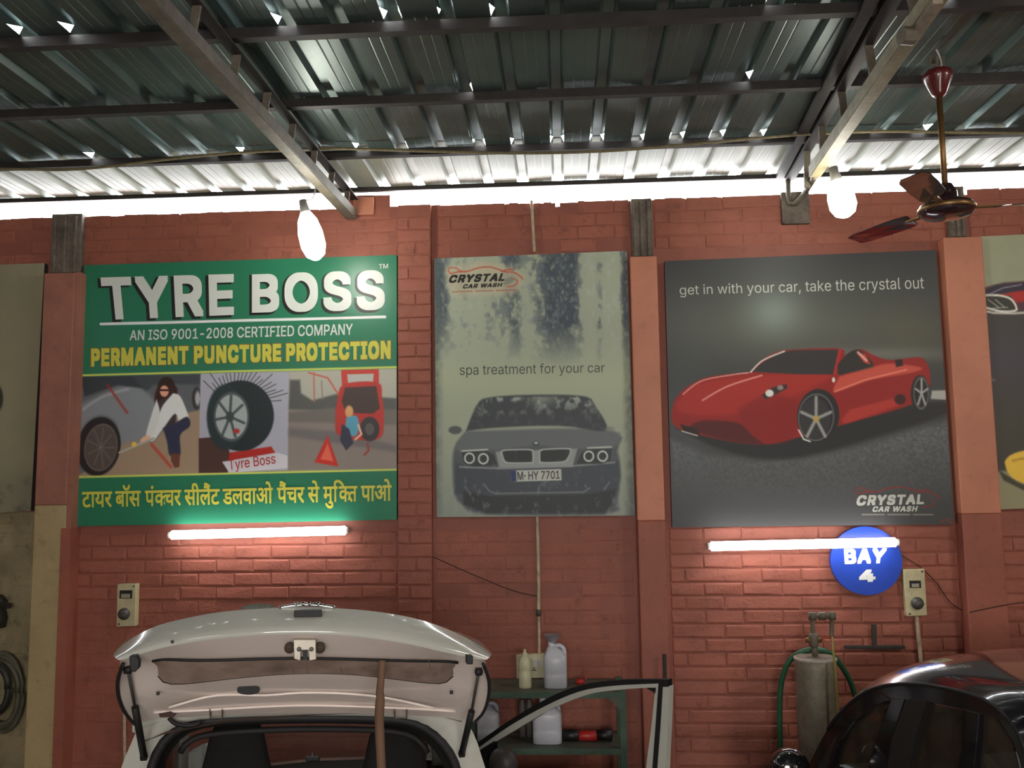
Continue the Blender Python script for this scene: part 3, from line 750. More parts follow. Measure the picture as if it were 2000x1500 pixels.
letters(spa, INKS, 'spa treatment for your car', (898, 712), (1181, 708), (1181, 732), (898, 738), t2, 0)

# ---- red sports car poster
q = ((1298, 510), (1828, 488), (1864, 1024), (1313, 1030))
spo = board('poster', *q, 'dark poster of a red open sports car, hung left of the widest right pillar')
A = Art(*q, 400, 400); X, Y = A.X, A.Y; ns = vnoise(X, Y, 30, 30, 71, 4); ff = vnoise(X, Y, 4, 4, 81, 3)
A.fill((52, 54, 53)); A.mix(np.clip((560-Y)/60, 0, 1)*.5, (46, 48, 50)); A.mix(np.exp(-(((X-1520)/300)**2+((Y-640)/70)**2))*.7, (88, 90, 80)); A.mix(np.exp(-(((X-1512)/55)**2+((Y-612)/45)**2))*.75, (112, 126, 118))  # soft bright spot near the top is a lamp reflection painted in
A.mix(np.exp(-(((X-1780)/60)**2+((Y-650)/50)**2))*.35, (86, 84, 60)); A.mix(np.exp(-(((X-1720)/160)**2+((Y-692)/14)**2))*.6, (108, 108, 100)); A.mix(np.clip((Y-745)/30, 0, 1)*.55, (58, 60, 60))
A.mix(np.exp(-(((X-1330)/60)**2+((Y-820)/200)**2))*.2, (80, 90, 100))
A.poly([(1820, 763), (1850, 762), (1850, 781), (1818, 779)], (142, 144, 138), 3)
A.mix(np.clip(.5-A.sd([(1310, 858), (1380, 888), (1480, 900), (1570, 896), (1680, 872), (1780, 840), (1855, 822), (1864, 1030), (1313, 1030)])/14, 0, 1)*np.clip((990-Y)/130, 0, 1)*(.55+.9*(ff-.5)), (96, 100, 102))
A.poly([(1320, 835), (1400, 875), (1500, 897), (1600, 885), (1720, 850), (1850, 808), (1848, 785), (1700, 800), (1500, 840)], (36, 37, 37), 9, smooth=50)
body = [(1312, 798), (1320, 778), (1340, 757), (1380, 737), (1440, 729), (1462, 727), (1486, 705), (1512, 690), (1545, 683), (1641, 681), (1650, 700), (1664, 686), (1684, 682), (1702, 692), (1738, 703), (1795, 698), (1812, 712), (1817, 735), (1813, 760), (1786, 786), (1745, 802), (1648, 829), (1545, 858), (1490, 868), (1420, 861), (1360, 848), (1326, 838), (1312, 822)]
A.poly(body, (122, 30, 27), 2.2, smooth=170)
A.poly([(1320, 790), (1355, 752), (1440, 736), (1500, 732), (1620, 733), (1560, 770), (1480, 800), (1400, 812), (1330, 806)], (140, 38, 32), 10, smooth=60)
A.poly([(1340, 838), (1370, 822), (1440, 826), (1470, 850), (1490, 868), (1420, 861)], (70, 26, 26), 6, smooth=40); A.poly([(1440, 800), (1500, 770), (1560, 790), (1550, 852), (1500, 866), (1462, 840)], (112, 28, 26), 10, .8, 40)
A.poly([(1328, 828), (1364, 838), (1366, 850), (1336, 844)], (40, 28, 28), 2); A.line([(1332, 842), (1362, 851)], 2, (180, 176, 170), 1.5)
A.line([(1372, 782), (1420, 755), (1488, 733)], 2.6, (206, 150, 138), 2.5, .9, 20); A.line([(1334, 770), (1370, 744), (1430, 732), (1462, 728)], 2.2, (200, 150, 140), 2, .9, 20)
A.poly([(1467, 726), (1492, 706), (1520, 690), (1548, 684), (1638, 683), (1628, 731), (1560, 731)], (44, 42, 42), 2.5); A.line([(1466, 727), (1490, 704), (1532, 686)], 2.6, (196, 196, 190), 1.8, .95, 20)
A.line([(1641, 683), (1630, 730)], 5, (150, 36, 32), 2); A.poly([(1636, 712), (1656, 690), (1678, 683), (1698, 700), (1706, 716), (1690, 724), (1660, 728), (1638, 732)], (40, 38, 36), 3, smooth=40)
A.poly([(1672, 688), (1690, 692), (1700, 712), (1688, 708)], (170, 60, 48), 3); A.line([(1676, 688), (1692, 704)], 4, (190, 170, 160), 2.5, .8)
A.poly([(1640, 735), (1700, 718), (1740, 710), (1800, 718), (1780, 728), (1700, 742), (1630, 765)], (170, 72, 58), 5, .9, 40); A.line([(1630, 765), (1690, 742), (1770, 722)], 2.5, (212, 130, 110), 3, .8)
A.poly([(1748, 703), (1762, 702), (1764, 714), (1750, 717)], (36, 28, 28), 2.5); A.poly([(1644, 820), (1660, 800), (1745, 778), (1756, 792), (1650, 828)], (152, 48, 40), 5, .9)
A.ell(1758, 780, 11, 10, (52, 26, 26), 3); A.poly([(1488, 772), (1508, 757), (1536, 750), (1538, 758), (1516, 770), (1495, 780)], (48, 38, 38), 2.5); A.ell(1503, 768, 8, 7, (188, 190, 186), 2.5); A.ell(1524, 757, 6, 5, (120, 116, 112), 2.5)
A.ell(1598, 812, 41, 52, (32, 32, 33), 2.5, rot=.06); A.ell(1594, 815, 34, 45, (92, 96, 96), 2, .8, rot=.06, ring=2.5); A.ell(1592, 818, 30, 40, (44, 44, 45), 3)
for k in range(5):
    a = -PI/2+k*2*PI/5; A.line([(1594, 818), (1594+30*math.cos(a), 818+42*math.sin(a))], 6, (128, 130, 128), 3)
A.ell(1594, 818, 6, 7, (150, 130, 70), 2.5); A.line([(1560, 840), (1570, 858), (1582, 862)], 3, (200, 200, 196), 2, .9)
A.ell(1797, 768, 18, 35, (32, 32, 33), 2.5); A.ell(1799, 768, 14, 30, (100, 102, 102), 2, .8, ring=2)
for k in range(5):
    a = -PI/2+k*2*PI/5; A.line([(1800, 768), (1800+12*math.cos(a), 768+27*math.sin(a))], 4, (136, 136, 134), 2.5)
A.ell(1628, 742, 3, 5, (190, 190, 184), 1.5)
logo(A, lambda a, b: (1672+a*162, 950+b*50), (112, 40, 38))
for x_ in range(1684, 1822, 5):
    if x_ not in (1729, 1779): A.line([(x_, 1005), (x_+3.2, 1005)], 2.2, (128, 126, 112), 1.6, .8)
A.line([(1838, 1018), (1852, 1014), (1860, 1022)], 4, (104, 46, 40), 2, .8)
A.build('printed_picture', PRINT, spo, PY, G)
letters(spo, INKG, 'get in with your car, take the crystal out', (1327, 557), (1804, 540), (1805, 570), (1328, 581), t2, 0)
letters(spo, INKG, 'CRYSTAL', (1676, 967), (1806, 965), (1804, 985), (1671, 988), t2, .05, 1.15)
letters(spo, INKG, 'CAR WASH', (1706, 989), (1793, 988), (1790, 999), (1703, 1000), t2, .045, 1.15)

# ---- poster at the right edge of the photograph, cut by the frame
q = ((1913, 462), (2170, 450), (2200, 985), (1952, 995))
far = board('poster', *q, 'poster with white headlight outline and yellow shape, right of the widest pillar')
A = Art(*q, 170, 270); X, Y = A.X, A.Y; ns = vnoise(X, Y, 25, 25, 91, 4)
A.fill((132, 136, 112)); A.mix((ns-.35)*.5, (112, 118, 100))
A.poly([(1905, 566), (1960, 552), (2050, 545), (2200, 540), (2200, 640), (1910, 640)], (70, 44, 52), 4); A.poly([(1905, 590), (1990, 566), (2200, 560), (2200, 585), (1990, 590)], (150, 36, 34), 6)
A.poly([(1910, 576), (1945, 556), (2010, 552), (2010, 566), (1960, 572), (1925, 580)], (40, 38, 52), 4); A.line([(1925, 578), (1960, 562), (1995, 556)], 1.8, (140, 130, 140), 2)
A.poly([(1905, 575), (1975, 578), (1986, 605), (1990, 640), (1905, 640)], (46, 48, 42), 3)
A.poly([(1905, 616), (1960, 608), (2200, 600), (2210, 960), (1920, 940)], (56, 54, 50), 4); A.mix(np.exp(-(((Y-700)/55)**2))*.75*np.clip((X-1900)/20, 0, 1), (58, 54, 64)); A.mix(np.clip((Y-760)/80, 0, 1)*np.clip((905-Y)/30, 0, 1)*.5, (60, 60, 48))
A.line([(1908, 577), (1950, 577), (1974, 584), (1985, 600), (1982, 607), (1955, 608), (1924, 600), (1912, 592)], 4, (200, 200, 190), 2, .95, 40); A.line([(1908, 604), (1940, 611), (1980, 612), (2040, 608)], 4, (186, 186, 176), 2, .9)
for a_ in ((1930, 585, 1950, 600), (1944, 585, 1962, 600), (1938, 602, 1968, 600)): A.line([a_[:2], a_[2:]], 2, (160, 160, 150), 2, .8)
A.poly([(1940, 920), (2010, 918), (2200, 930), (2200, 1000), (1940, 1000)], (120, 118, 92), 6)
A.poly([(1962, 902), (1972, 890), (2000, 880), (2060, 872), (2070, 920), (2020, 945), (1985, 938), (1968, 922)], (196, 160, 60), 3, smooth=40); A.poly([(1950, 918), (1985, 940), (2010, 952), (2000, 958), (1960, 938)], (60, 56, 44), 4)
A.line([(1978, 900), (2000, 896), (2020, 905)], 4, (146, 112, 40), 3, .8, 12)
A.line([(1936, 742), (1942, 742)], 6, (96, 94, 98), 3, .6)
A.build('printed_picture', PRINT, far, PY, G)

# ---- faded cream poster at the left edge
q = ((-150, 522), (87, 514), (60, 998), (-180, 1010))
lef = board('poster', *q, 'faded cream poster left of the leftmost pillar with dark mark at its edge')
A = Art(*q, 120, 200); X, Y = A.X, A.Y; ns = vnoise(X, Y, 60, 60, 95, 5)
A.fill((112, 108, 86)); A.mix(np.clip((600-Y)/90, 0, 1)*.6, (128, 124, 104)); A.mix((ns-.35)*.8, (94, 92, 72)); A.mix(np.clip((Y-900)/50, 0, 1)*.6, (82, 80, 70)); A.mix(np.clip((vnoise(X, Y, 18, 14, 99)-.5)*3, 0, 1)*np.clip((Y-920)/30, 0, 1)*.7, (50, 50, 42))
A.mix(np.clip((70-X)/50, 0, 1)*np.clip((Y-560)/60, 0, 1)*.3, (126, 122, 96)); A.ell(-6, 778, 12, 26, (40, 40, 34), 4)
A.build('printed_picture', PRINT, lef, PY, G)
# ================================================================== lamps
WARMW = mat('lamp_glow', (255, 255, 255), emit=38, ecol=(1, .97, .86))
TUBEW = mat('tube_glow', (255, 255, 255), emit=17, ecol=(1, .93, .95))
WPL = mat('white_plastic', (205, 205, 198), rough=.4)
BLKP = mat('black_plastic', (26, 26, 28), rough=.45)
def bulb(top, bot, Y, label, cordtop):
    a = P(*top, Y); b = P(*bot, Y); ax = (b-a).normalized(); L = (b-a).length
    t = thing('light_bulb', a, label, 'light bulb', 'hanging bulbs')
    MB().lathe(a, [(.001, -.075), (.022, -.07), (.026, -.03), (.032, 0), (.030, .012)], 16, ax).build('bulb_holder', mat('grey_lamp_holder', (150, 148, 140), rough=.5), t, smooth=True)
    MB().lathe(a, [(.030, .008), (.058, L*.2), (.072, L*.45), (.072, L*.72), (.054, L*.9), (.022, L*.985), (.001, L)], 20, ax).build('glowing_bulb', WARMW, t, smooth=True)
    MB().tube(curve([P(*cordtop, Y+.03), (P(*cordtop, Y+.02)+a)/2+Vector((.012, 0, 0)), a-ax*.07], 10), .004, 6).build('cord', WPL, t, smooth=True)
    return t
bulb((596, 413), (619, 508), -.76, 'glowing bulb tilted on a short cord over the green banner', (617, 362))
bulb((1633, 350), (1653, 425), -.95, 'glowing bulb hanging straight from the right truss beside the ceiling fan', (1612, 322))
def tube(a, b, Y, label):
    p, q = P(*a, Y), P(*b, Y); d = (q-p).normalized()
    t = thing('tube_light', (p+q)/2, label, 'tube light', 'tube lights')
    MB().tube([p, q], .029, 14).build('glowing_tube', TUBEW, t, smooth=True)
    for e, s in ((p, -1), (q, 1)): MB().tube([e-d*.004*s, e+d*.022*s], .021, 12).build('end_cap', WPL, t)
    up = Vector((0, 0, .0))
    MB().beam(p+Vector((0, .040, 0)), q+Vector((0, .040, 0)), .022, .04).build('batten', WPL, t)
    for s in (.15, .58):
        c = p.lerp(q, s); MB().box((c.x-.012, c.y+.04, c.z-.012), (c.x+.012, -.012, c.z+.012)).build('wall_clip', WPL, t)
tube((336, 1045), (674, 1036), -.095, 'glowing tube light mounted under the green banner')
tube((1389, 1067), (1748, 1059), -.13, 'glowing tube light crossing the top of the round blue sign')

# ================================================================== ceiling fan
FB = mat('maroon_fan_enamel', (92, 30, 30), rough=.3, coat=.5); FD = mat('dark_fan_enamel', (44, 26, 30), rough=.18, coat=.8)
BRASS = mat('dull_brass', (130, 100, 62), rough=.4, metal=.7)
FY = -1.75
ft = P(1834, 126, FY); fm = P(1849, 412, FY); ax = Vector((0, 0, -1))
fan = thing('ceiling_fan', (fm.x, fm.y, fm.z), 'maroon ceiling fan on a long rod in front of the right pillar top', 'fan')
zc = ft.z; X0 = fm.x
c1 = P(1836, 148, FY).z; c2 = P(1836, 178, FY).z
MB().lathe((X0, FY, c1), [(.001, .02), (.062, .018), (.068, 0), (.062, -.02), (.03, -.092), (.014, -.105), (.001, -.105)], 18).build('canopy', FB, fan, smooth=True)
MB().tube([(X0, FY, 4.24), (X0, FY, c1)], .010, 8).build('hanger_bolt', STEEL, fan)
MB().tube([(X0-.03, FY, 4.24), (X0-.03, FY, 4.20), (X0+.03, FY, 4.20), (X0+.03, FY, 4.24)], .008, 6).build('hook', STEEL, fan)
MB().tube([(X0, FY, c1-.09), (X0, FY, fm.z+.10)], .0135, 10).build('down_rod', BRASS, fan, smooth=True)
MB().lathe((X0, FY, fm.z), [(.001, .13), (.03, .125), (.048, .09), (.05, .06), (.07, .045), (.112, .03), (.121, .012), (.119, -.008), (.10, -.024), (.05, -.034), (.001, -.036)], 28).build('motor', FD, fan, smooth=True)
MB().lathe((X0, FY, fm.z), [(.121, .018), (.1245, .012), (.1245, .004), (.121, -.002)], 28).build('trim_ring', BRASS, fan, smooth=True)
for k in range(3):
    a = math.radians(115+120*k); d = Vector((math.cos(a), math.sin(a), 0)); n = Vector((-d.y, d.x, 0))
    o = Vector((X0, FY, fm.z+.012)); tw = .02
    g = [[o+d*r+n*s*w_+Vector((0, 0, s*tw*(1-r))) for s in (-1, 0, 1)] for r, w_ in ((.20, .035), (.26, .055), (.40, .062), (.54, .062), (.585, .045))]
    bl = MB().grid(g).build('blade', FD, fan, solid=.004)
    MB().beam(o+d*.09, o+d*.23, .03, .008).build('blade_arm', BRASS, bl)
MB().tube(curve([P(1828, 95, FY+.02), P(1838, 120, FY), P(1836, 150, FY-.07), P(1836, 178, FY-.03)], 16), .004, 6).build('supply_wire', WPL, fan)

# ================================================================== wall fittings
BOXC = mat('yellowed_switch_board', (196, 188, 148), rough=.5, var=.15, vscale=20, dirt=.3)
DKG = mat('dark_window', (44, 44, 42), rough=.3); KN = mat('grey_knob', (74, 72, 68), rough=.45)
def swbox(tl, tr, br, bl, win, knob, label, Y=-.06, num=True):
    c = [P(*p, Y) for p in (tl, tr, br, bl)]
    t = thing('switch_box', (c[3]+c[2])/2, label, 'switch box', 'switch boxes on the wall')
    MB().prism(c, (0, .05, 0)).build('case', BOXC, t, bevel=.004)
    a, b = P(win[0], win[1], Y-.002), P(win[2], win[3], Y-.002); f = MB()
    f.box((a.x, Y-.005, b.z), (b.x, Y+.002, a.z)); f.build('window', DKG, t)
    MB().box((a.x+.012, Y-.0065, b.z+.004), (b.x-.012, Y-.004, (a.z+b.z)/2+.004)).build('scale_card', mat('scale_card', (150, 148, 130)), t)
    k = P(knob[0], knob[1], Y); kk = MB().lathe(k, [(.038, 0), (.038, .012), (.030, .016), (.028, .035), (.001, .037)], 20, (0, -1, 0)).build('knob', KN, t, smooth=True)
    MB().beam(k+Vector((-.022, -.037, -.012)), k+Vector((.022, -.037, .012)), .008, .01, Vector((0, 1, 0))).build('pointer', KN, kk)
    for px_, py_ in ((tr[0]-5, tr[1]+5), (bl[0]+5, bl[1]-5)):
        MB().lathe(P(px_, py_, Y), [(.007, 0), (.006, .004), (.001, .005)], 8, (0, -1, 0)).build('screw', KN, t)
    return t
swbox((229, 1141), (266, 1140), (264, 1223), (227, 1224), (234, 1153, 258, 1169), (243, 1199), 'yellowed switch box with round knob left of the white car, under the green banner')
sw2 = swbox((1765, 1113), (1806, 1111), (1811, 1202), (1772, 1204), (1776, 1134, 1799, 1148), (1791, 1178), 'yellowed switch box with round knob beside the blue sign')
PIPE = mat('chipped_cream_conduit', (196, 178, 150), rough=.6, var=.35, vscale=16, dirt=.35)
def one(name, mb, m, label, cat, group=None, **k):
    return tag(mb.build(name, m, **k), label, cat, group)
def path_w(pts, Y, n=24): return curve([P(x, y, Y) for x, y in pts], n)
one('conduit', MB().tube(path_w([(1038, 392), (1041, 440), (1044, 492)], -.022), .0105, 8), PIPE, 'cream conduit rising from the top edge of the waterfall poster to the wall top', 'conduit', smooth=True)
cb = thing('conduit', P(1050, 1245, -.022), 'chipped cream conduit running down the wall below the waterfall poster', 'conduit')
MB().tube(path_w([(1049, 1008), (1051, 1080), (1052, 1150), (1052, 1196)], -.022), .0115, 8).build('upper_length', PIPE, cb, smooth=True)
MB().tube(path_w([(1052, 1198), (1053, 1250), (1053, 1290)], -.022), .0095, 8).build('lower_length', PIPE, cb, smooth=True)
MB().lathe(P(1052, 1197, -.022), [(.001, -.022), (.016, -.02), (.016, .02), (.001, .022)], 10).build('coupling', KN, cb, smooth=True)
one('conduit', MB().tube(path_w([(1790, 1203), (1794, 1245), (1799, 1292), (1802, 1350), (1807, 1462)], -.03, 30), .0125, 8), PIPE, 'bent cream conduit below the switch box beside the blue sign', 'conduit', smooth=True)
one('conduit', MB().tube(path_w([(243, 1390), (243, 1430), (244, 1500), (244, 1580)], -.02, 14), .0105, 8), PIPE, 'cream conduit on the wall left of the open tailgate', 'conduit', smooth=True)
WIRE = mat('dark_wire', (48, 34, 30), rough=.6)
one('wall_wire', MB().tube(path_w([(776, 1044), (800, 1065), (860, 1094), (930, 1125), (1000, 1153), (1050, 1165)], -.024, 40), .0028, 5), WIRE, 'thin dark wire sagging across the wall below the waterfall poster', 'wire')
one('wall_wire', MB().tube(path_w([(1762, 1085), (1800, 1110), (1830, 1140), (1852, 1172), (1872, 1188), (1893, 1196)], -.024, 40), .0028, 5), WIRE, 'thin dark wire running from the blue sign behind the switch box', 'wire')
one('wall_wire', MB().tube(path_w([(1893, 1196), (1930, 1188), (1962, 1182), (2010, 1176), (2080, 1172)], -.112, 30), .0028, 5), WIRE, 'thin dark wire crossing the widest right pillar', 'wire')

# sign
BLUE = mat('sign_blue', (36, 72, 176), rough=.35, var=.1, vscale=12)
SY = -.05
sc = P(1692, 1095, SY); rx = (P(1762, 1095, SY)-P(1622, 1095, SY)).length/2; rz = (P(1692, 1028, SY)-P(1692, 1162, SY)).length/2
sg = thing('round_sign', sc-Vector((0, 0, rz)), 'round blue sign reading BAY 4 on the brick wall', 'sign')
MB().prism([sc+Vector((rx*math.cos(a*PI/32), 0, rz*math.sin(a*PI/32))) for a in range(64)], (0, .03, 0)).build('disc', BLUE, sg)
letters(sg, INKW, 'BAY', (1648, 1072), (1733, 1070), (1728, 1100), (1650, 1102), SY-.0015, .05, 1.12)
letters(sg, INKW, '4', (1678, 1113), (1710, 1112), (1710, 1136), (1678, 1137), SY-.0015, .055, 1.0)

# sagging cable slung under the eave purlin
CAB = mat('dusty_cable', (128, 118, 88), rough=.8, var=.3, vscale=30)
pts = [(-60, 329), (60, 331), (140, 331), (240, 322), (320, 312), (420, 302), (520, 295), (620, 290), (700, 291), (800, 294), (900, 297), (1000, 299), (1100, 298), (1200, 294), (1300, 286), (1400, 277), (1500, 268), (1580, 262), (1700, 257), (1780, 257), (1900, 259), (2080, 262)]
one('hanging_cable', MB().tube(curve([P(x, y, -.85) for x, y in pts], 120), .0085, 6), CAB, 'long dusty cable sagging under the roof purlins across the whole hall', 'cable', smooth=True)

# T-shaped bracket
IRON = mat('dark_iron', (58, 54, 48), rough=.7, var=.3, vscale=20)
br = thing('wall_bracket', P(1708, 1268, -.03), 'dark T-shaped iron bracket on the brick wall right of the gas cylinder', 'bracket')
MB().beam(P(1650, 1264, -.03), P(1767, 1264, -.03), .022, .022).build('crossbar', IRON, br, bevel=.003)
MB().beam(P(1707, 1219, -.03), P(1708, 1262, -.03), .026, .02, Vector((0, 1, 0))).build('stem', IRON, br, bevel=.003)

# ================================================================== cylinder with pipe and hose
CYL = mat('scuffed_grey_cylinder', (136, 128, 112), rough=.55, metal=.25, var=.35, vscale=9, dirt=.4, bump=.15)
cy = -.36
ct = P(1592, 1283, cy); r_ = (P(1633, 1340, cy)-P(1552, 1340, cy)).length/2; c0 = Vector((ct.x, cy, ct.z))
g = thing('gas_cylinder', (ct.x, cy, 0), 'scuffed grey gas cylinder standing against the right brick bay', 'gas cylinder')
H = c0.z
MB().lathe(c0, [(.001, .004), (r_*.9, .004), (r_, -.006), (r_, -.06), (r_, -.55), (r_*.93, -.66), (r_*.70, -.80), (r_*.62, -.84), (r_*.62, -H), (.001, -H)], 28).build('tank', CYL, g, smooth=True)
MB().lathe(c0, [(.001, .002), (r_*.96, .0), (r_+.004, -.004), (r_+.004, -.014), (r_, -.018)], 28).build('rim', mat('worn_rim', (170, 162, 148), rough=.6, var=.3, vscale=20), g, smooth=True)
nk = MB().tube([P(1592, 1284, cy), P(1591, 1262, cy)], .018, 10).build('neck', STEEL, g, smooth=True)
vb = MB(); vp = P(1589, 1250, cy)
vb.lathe(vp, [(.001, -.045), (.022, -.04), (.030, -.02), (.026, 0), (.032, .02), (.022, .04), (.001, .045)], 12)
vb.build('valve_body', STEEL, g, smooth=True)
MB().lathe(vp, [(.001, -.05), (.016, -.045), (.016, .045), (.001, .05)], 10, (1, 0, 0)).build('valve_spindle', BRASS, g, smooth=True)
pi = MB().tube([P(1588, 1245, cy), P(1587, 1204, cy), P(1625, 1203, cy), P(1624, 1241, cy)], .0155, 8).build('outlet_pipe', STEEL, g)
for p_ in ((1587, 1204), (1625, 1203), (1606, 1203)):
    q_ = P(*p_, cy); MB().lathe(q_, [(.001, -.024), (.024, -.022), (.024, .022), (.001, .024)], 8, (1, 0, 0) if p_[0] == 1606 else (0, 0, 1)).build('pipe_elbow', STEEL, g, smooth=True)
MB().tube([P(1602, 1246, cy), P(1624, 1246, cy)], .006, 6).build('lever', mat('red_lever', (150, 60, 44), rough=.5), g)
HOSE = mat('green_hose', (40, 92, 62), rough=.4, var=.2, vscale=12)
hp = [(1524, 1600, -.2), (1525, 1500, -.2), (1523, 1420, -.2), (1524, 1350, -.21), (1534, 1305, -.23), (1556, 1278, -.25), (1590, 1268, -.27), (1624, 1278, -.25), (1648, 1308, -.22), (1664, 1340, -.2), (1674, 1380, -.18), (1680, 1440, -.16), (1680, 1540, -.14)]
one('hose', MB().tube(curve([P(x, y, d) for x, y, d in hp], 70), .0165, 10), HOSE, 'thick green hose looped over the grey gas cylinder', 'hose', smooth=True)
yh = [(1625, 1243, cy), (1627, 1268, cy-.13), (1632, 1320, cy-.16), (1634, 1380, cy-.16), (1636, 1450, cy-.16), (1634, 1560, cy-.15)]
one('thin_hose', MB().tube(curve([P(*p) for p in yh], 40), .007, 8), mat('yellow_hose', (140, 128, 62), rough=.5), 'thin yellowish hose dropping from the outlet pipe along the grey cylinder', 'hose', smooth=True)
dh = [(1672, 1375, -.05), (1660, 1320, -.05), (1640, 1380, -.05), (1635, 1470, -.05)]
# stick leaning on the pillar behind the open car door
one('iron_rod', MB().tube([P(1298, 1278, -.145), P(1306, 1620, -.2)], .011, 8), IRON, 'dark rod leaning on the pillar behind the open white door', 'rod')

# ================================================================== hose coil at the left edge
COIL = mat('dark_rubber', (38, 38, 34), rough=.5, var=.2); COILG = mat('grey_green_hose', (84, 82, 66), rough=.5, var=.3, vscale=14)
def coil(cx, cy_, rx_, ry_, m, label, turns=4, rr=.016, Y=-.06, seed=1):
    r = random.Random(seed); t = []; n = 22
    for k in range(turns*n+1):
        a = k*2*PI/n; q = 1-.07*(k//n)+.03*math.sin(a*1.3+seed)
        t.append(P(cx+rx_*q*math.cos(a), cy_+ry_*q*math.sin(a), Y-.010*(k/n)))
    return one('hose_coil', MB().tube(t, rr, 7), m, label, 'hose', smooth=True)
coil(2, 1353, 42, 76, COILG, 'grey-green hose coil hanging on the grimy wall at the left edge', 4)
coil(-14, 1345, 34, 52, COIL, 'dark rubber hose coil hung inside the grey-green coil at the left edge', 3, .018, -.13, 3)
hb = thing('hook_rail', P(0, 1240, -.05), 'dark lumpy hook fitting above the hose coils at the left edge', 'hook')
MB().lathe(P(-4, 1198, -.05), [(.001, -.10), (.05, -.09), (.06, -.03), (.045, .03), (.055, .08), (.02, .12), (.001, .12)], 9).build('bracket', COIL, hb, smooth=True)
MB().beam(P(-4, 1180, -.06), P(17, 1184, -.12), .03, .03).build('hook', COIL, hb)

# ================================================================== shelf rack with bottles
GRN = mat('green_shelf_paint', (66, 92, 74), rough=.55, var=.3, vscale=10, dirt=.35)
GRD = mat('grey_green_shelf_top', (88, 92, 80), rough=.6, var=.3, vscale=8, dirt=.3)
rk = thing('shelf_rack', P(1080, 1480, -.3), 'green metal shelf rack standing behind the white car door', 'shelf rack')
yF, yB = -.42, -.06
sf = P(1210, 1352, yF); xR = sf.x; xL = P(925, 1352, yF).x
z1 = P(1100, 1352, yF).z; z2 = P(1100, 1462, yF).z; z3 = z2-(z1-z2)
rk.location = (0, -.24, 0)
for z in (z1, z2, z3):
    sh = MB().box((xL, yF, z-.004), (xR, yB, z)).build('shelf', GRD, rk)
    MB().box((xL, yF-.003, z-.034), (xR, yF, z)).build('shelf_lip', GRN, sh)
    MB().box((xL, yB, z-.034), (xR, yB+.003, z)).build('shelf_lip', GRN, sh)
for x_, s in ((xL, 1), (xR, -1)):
    for y_, q_ in ((yF, 1), (yB, -1)):
        m_ = MB(); m_.box((x_, y_-.004*q_, 0), (x_-s*.036, y_, z1+.012)); m_.box((x_, y_-.004*q_, 0), (x_-s*-.003, y_+.034*q_, z1+.012))
        m_.build('upright', GRN, rk)
MB().prism([(xR-.002, yF-.006, z1-.03), (xR-.002, yF-.006, z1-.10), (xR-.075, yF-.006, z1-.03)], (0, .003, 0)).build('gusset', GRD, rk)
for k, x_ in enumerate((P(1022, 1400, -.1).x, P(1037, 1400, -.1).x)):
    pass
JUG = mat('milky_plastic', (196, 198, 208), rough=.35, trans=.0, var=.10, vscale=9); CRM = mat('cream_plastic', (206, 204, 170), rough=.4, var=.1, vscale=12)
REDC = mat('red_plastic', (176, 40, 36), rough=.4)
def jug(xl, xr, pyt, pyb, z, Y, label, rotz=0, cap=True, m=JUG, depth=.17):
    """jerrycan bottle: square shouldered body, handle bridging neck and shoulder, screw neck"""
    x0, x1 = P(xl, pyb, Y-depth/2).x, P(xr, pyb, Y-depth/2).x; W = x1-x0; xc = (x0+x1)/2
    Ht = P((xl+xr)/2, pyt, Y).z-z
    t = thing('jerry_can', (xc, Y, z), label, 'plastic can')
    rows = []
    for hh, sx, sy, ox in ((.0, .9, .9, 0), (.02, 1, 1, 0), (.30, 1, 1, 0), (.34, .975, .97, 0), (.38, 1, 1, 0), (.66, 1, 1, 0), (.74, .93, .93, 0), (.86, .62, .62, -.06), (.93, .34, .36, -.14)):
        n = 20; row = []
        for k in range(n):
            a = 2*PI*k/n; c, s = math.cos(a), math.sin(a); e = .42
            px = math.copysign(abs(c)**e, c)*W/2*sx; py = math.copysign(abs(s)**e, s)*depth/2*sy
            row.append(Vector((xc+px+ox*W, Y+py, z+hh*Ht)))
        rows.append(row)
    b = MB().grid(rows, True); b.f.append(tuple(range(20))); b.mi.append(0); b.f.append(tuple(range(160, 180))); b.mi.append(0)
    b.build('body', m, t, smooth=True)
    nx = xc-.14*W
    MB().lathe((nx, Y, z+.92*Ht), [(.022, 0), (.022, .035), (.020, .037)], 14).build('neck', m, t, smooth=True)
    if cap: MB().lathe((nx, Y, z+.92*Ht), [(.027, .012), (.027, .042), (.024, .046), (.001, .046)], 14).build('cap', REDC, t, smooth=True)
    hd = [Vector((nx+.02, Y, z+.93*Ht)), Vector((xc+.18*W, Y, z+.95*Ht)), Vector((xc+.36*W, Y, z+.88*Ht)), Vector((xc+.41*W, Y, z+.74*Ht)), Vector((xc+.41*W, Y, z+.64*Ht))]
    MB().tube(curve(hd, 14), .013, 8).build('handle', m, t, smooth=True)
    return t
jt = jug(1062, 1108, 1256, 1343, z1, -.26, 'white plastic can with a clear funnel in its neck, on the top shelf', cap=False)
w_ = P(1080, 1343, -.26)
nx = origin(jt).x; zt_ = P(1085, 1254, -.26).z
CLR = glass('cloudy_clear_plastic', (196, 190, 200), .45, .2, (170, 165, 172))
tag(MB().lathe((P(1079, 1250, -.26).x, -.26, zt_-.01), [(.009, -.05), (.011, -.01), (.030, .02), (.052, .052), (.055, .054)], 18).build('funnel', CLR, smooth=True), 'small clear funnel stuck in the neck of the white can on the top shelf', 'funnel')
bt = thing('squeeze_bottle', (P(1026, 1343, -.3).x, -.3, z1), 'slim cream bottle with nozzle on the top shelf in front of the socket board', 'bottle')
hh = P(1026, 1268, -.3).z-z1
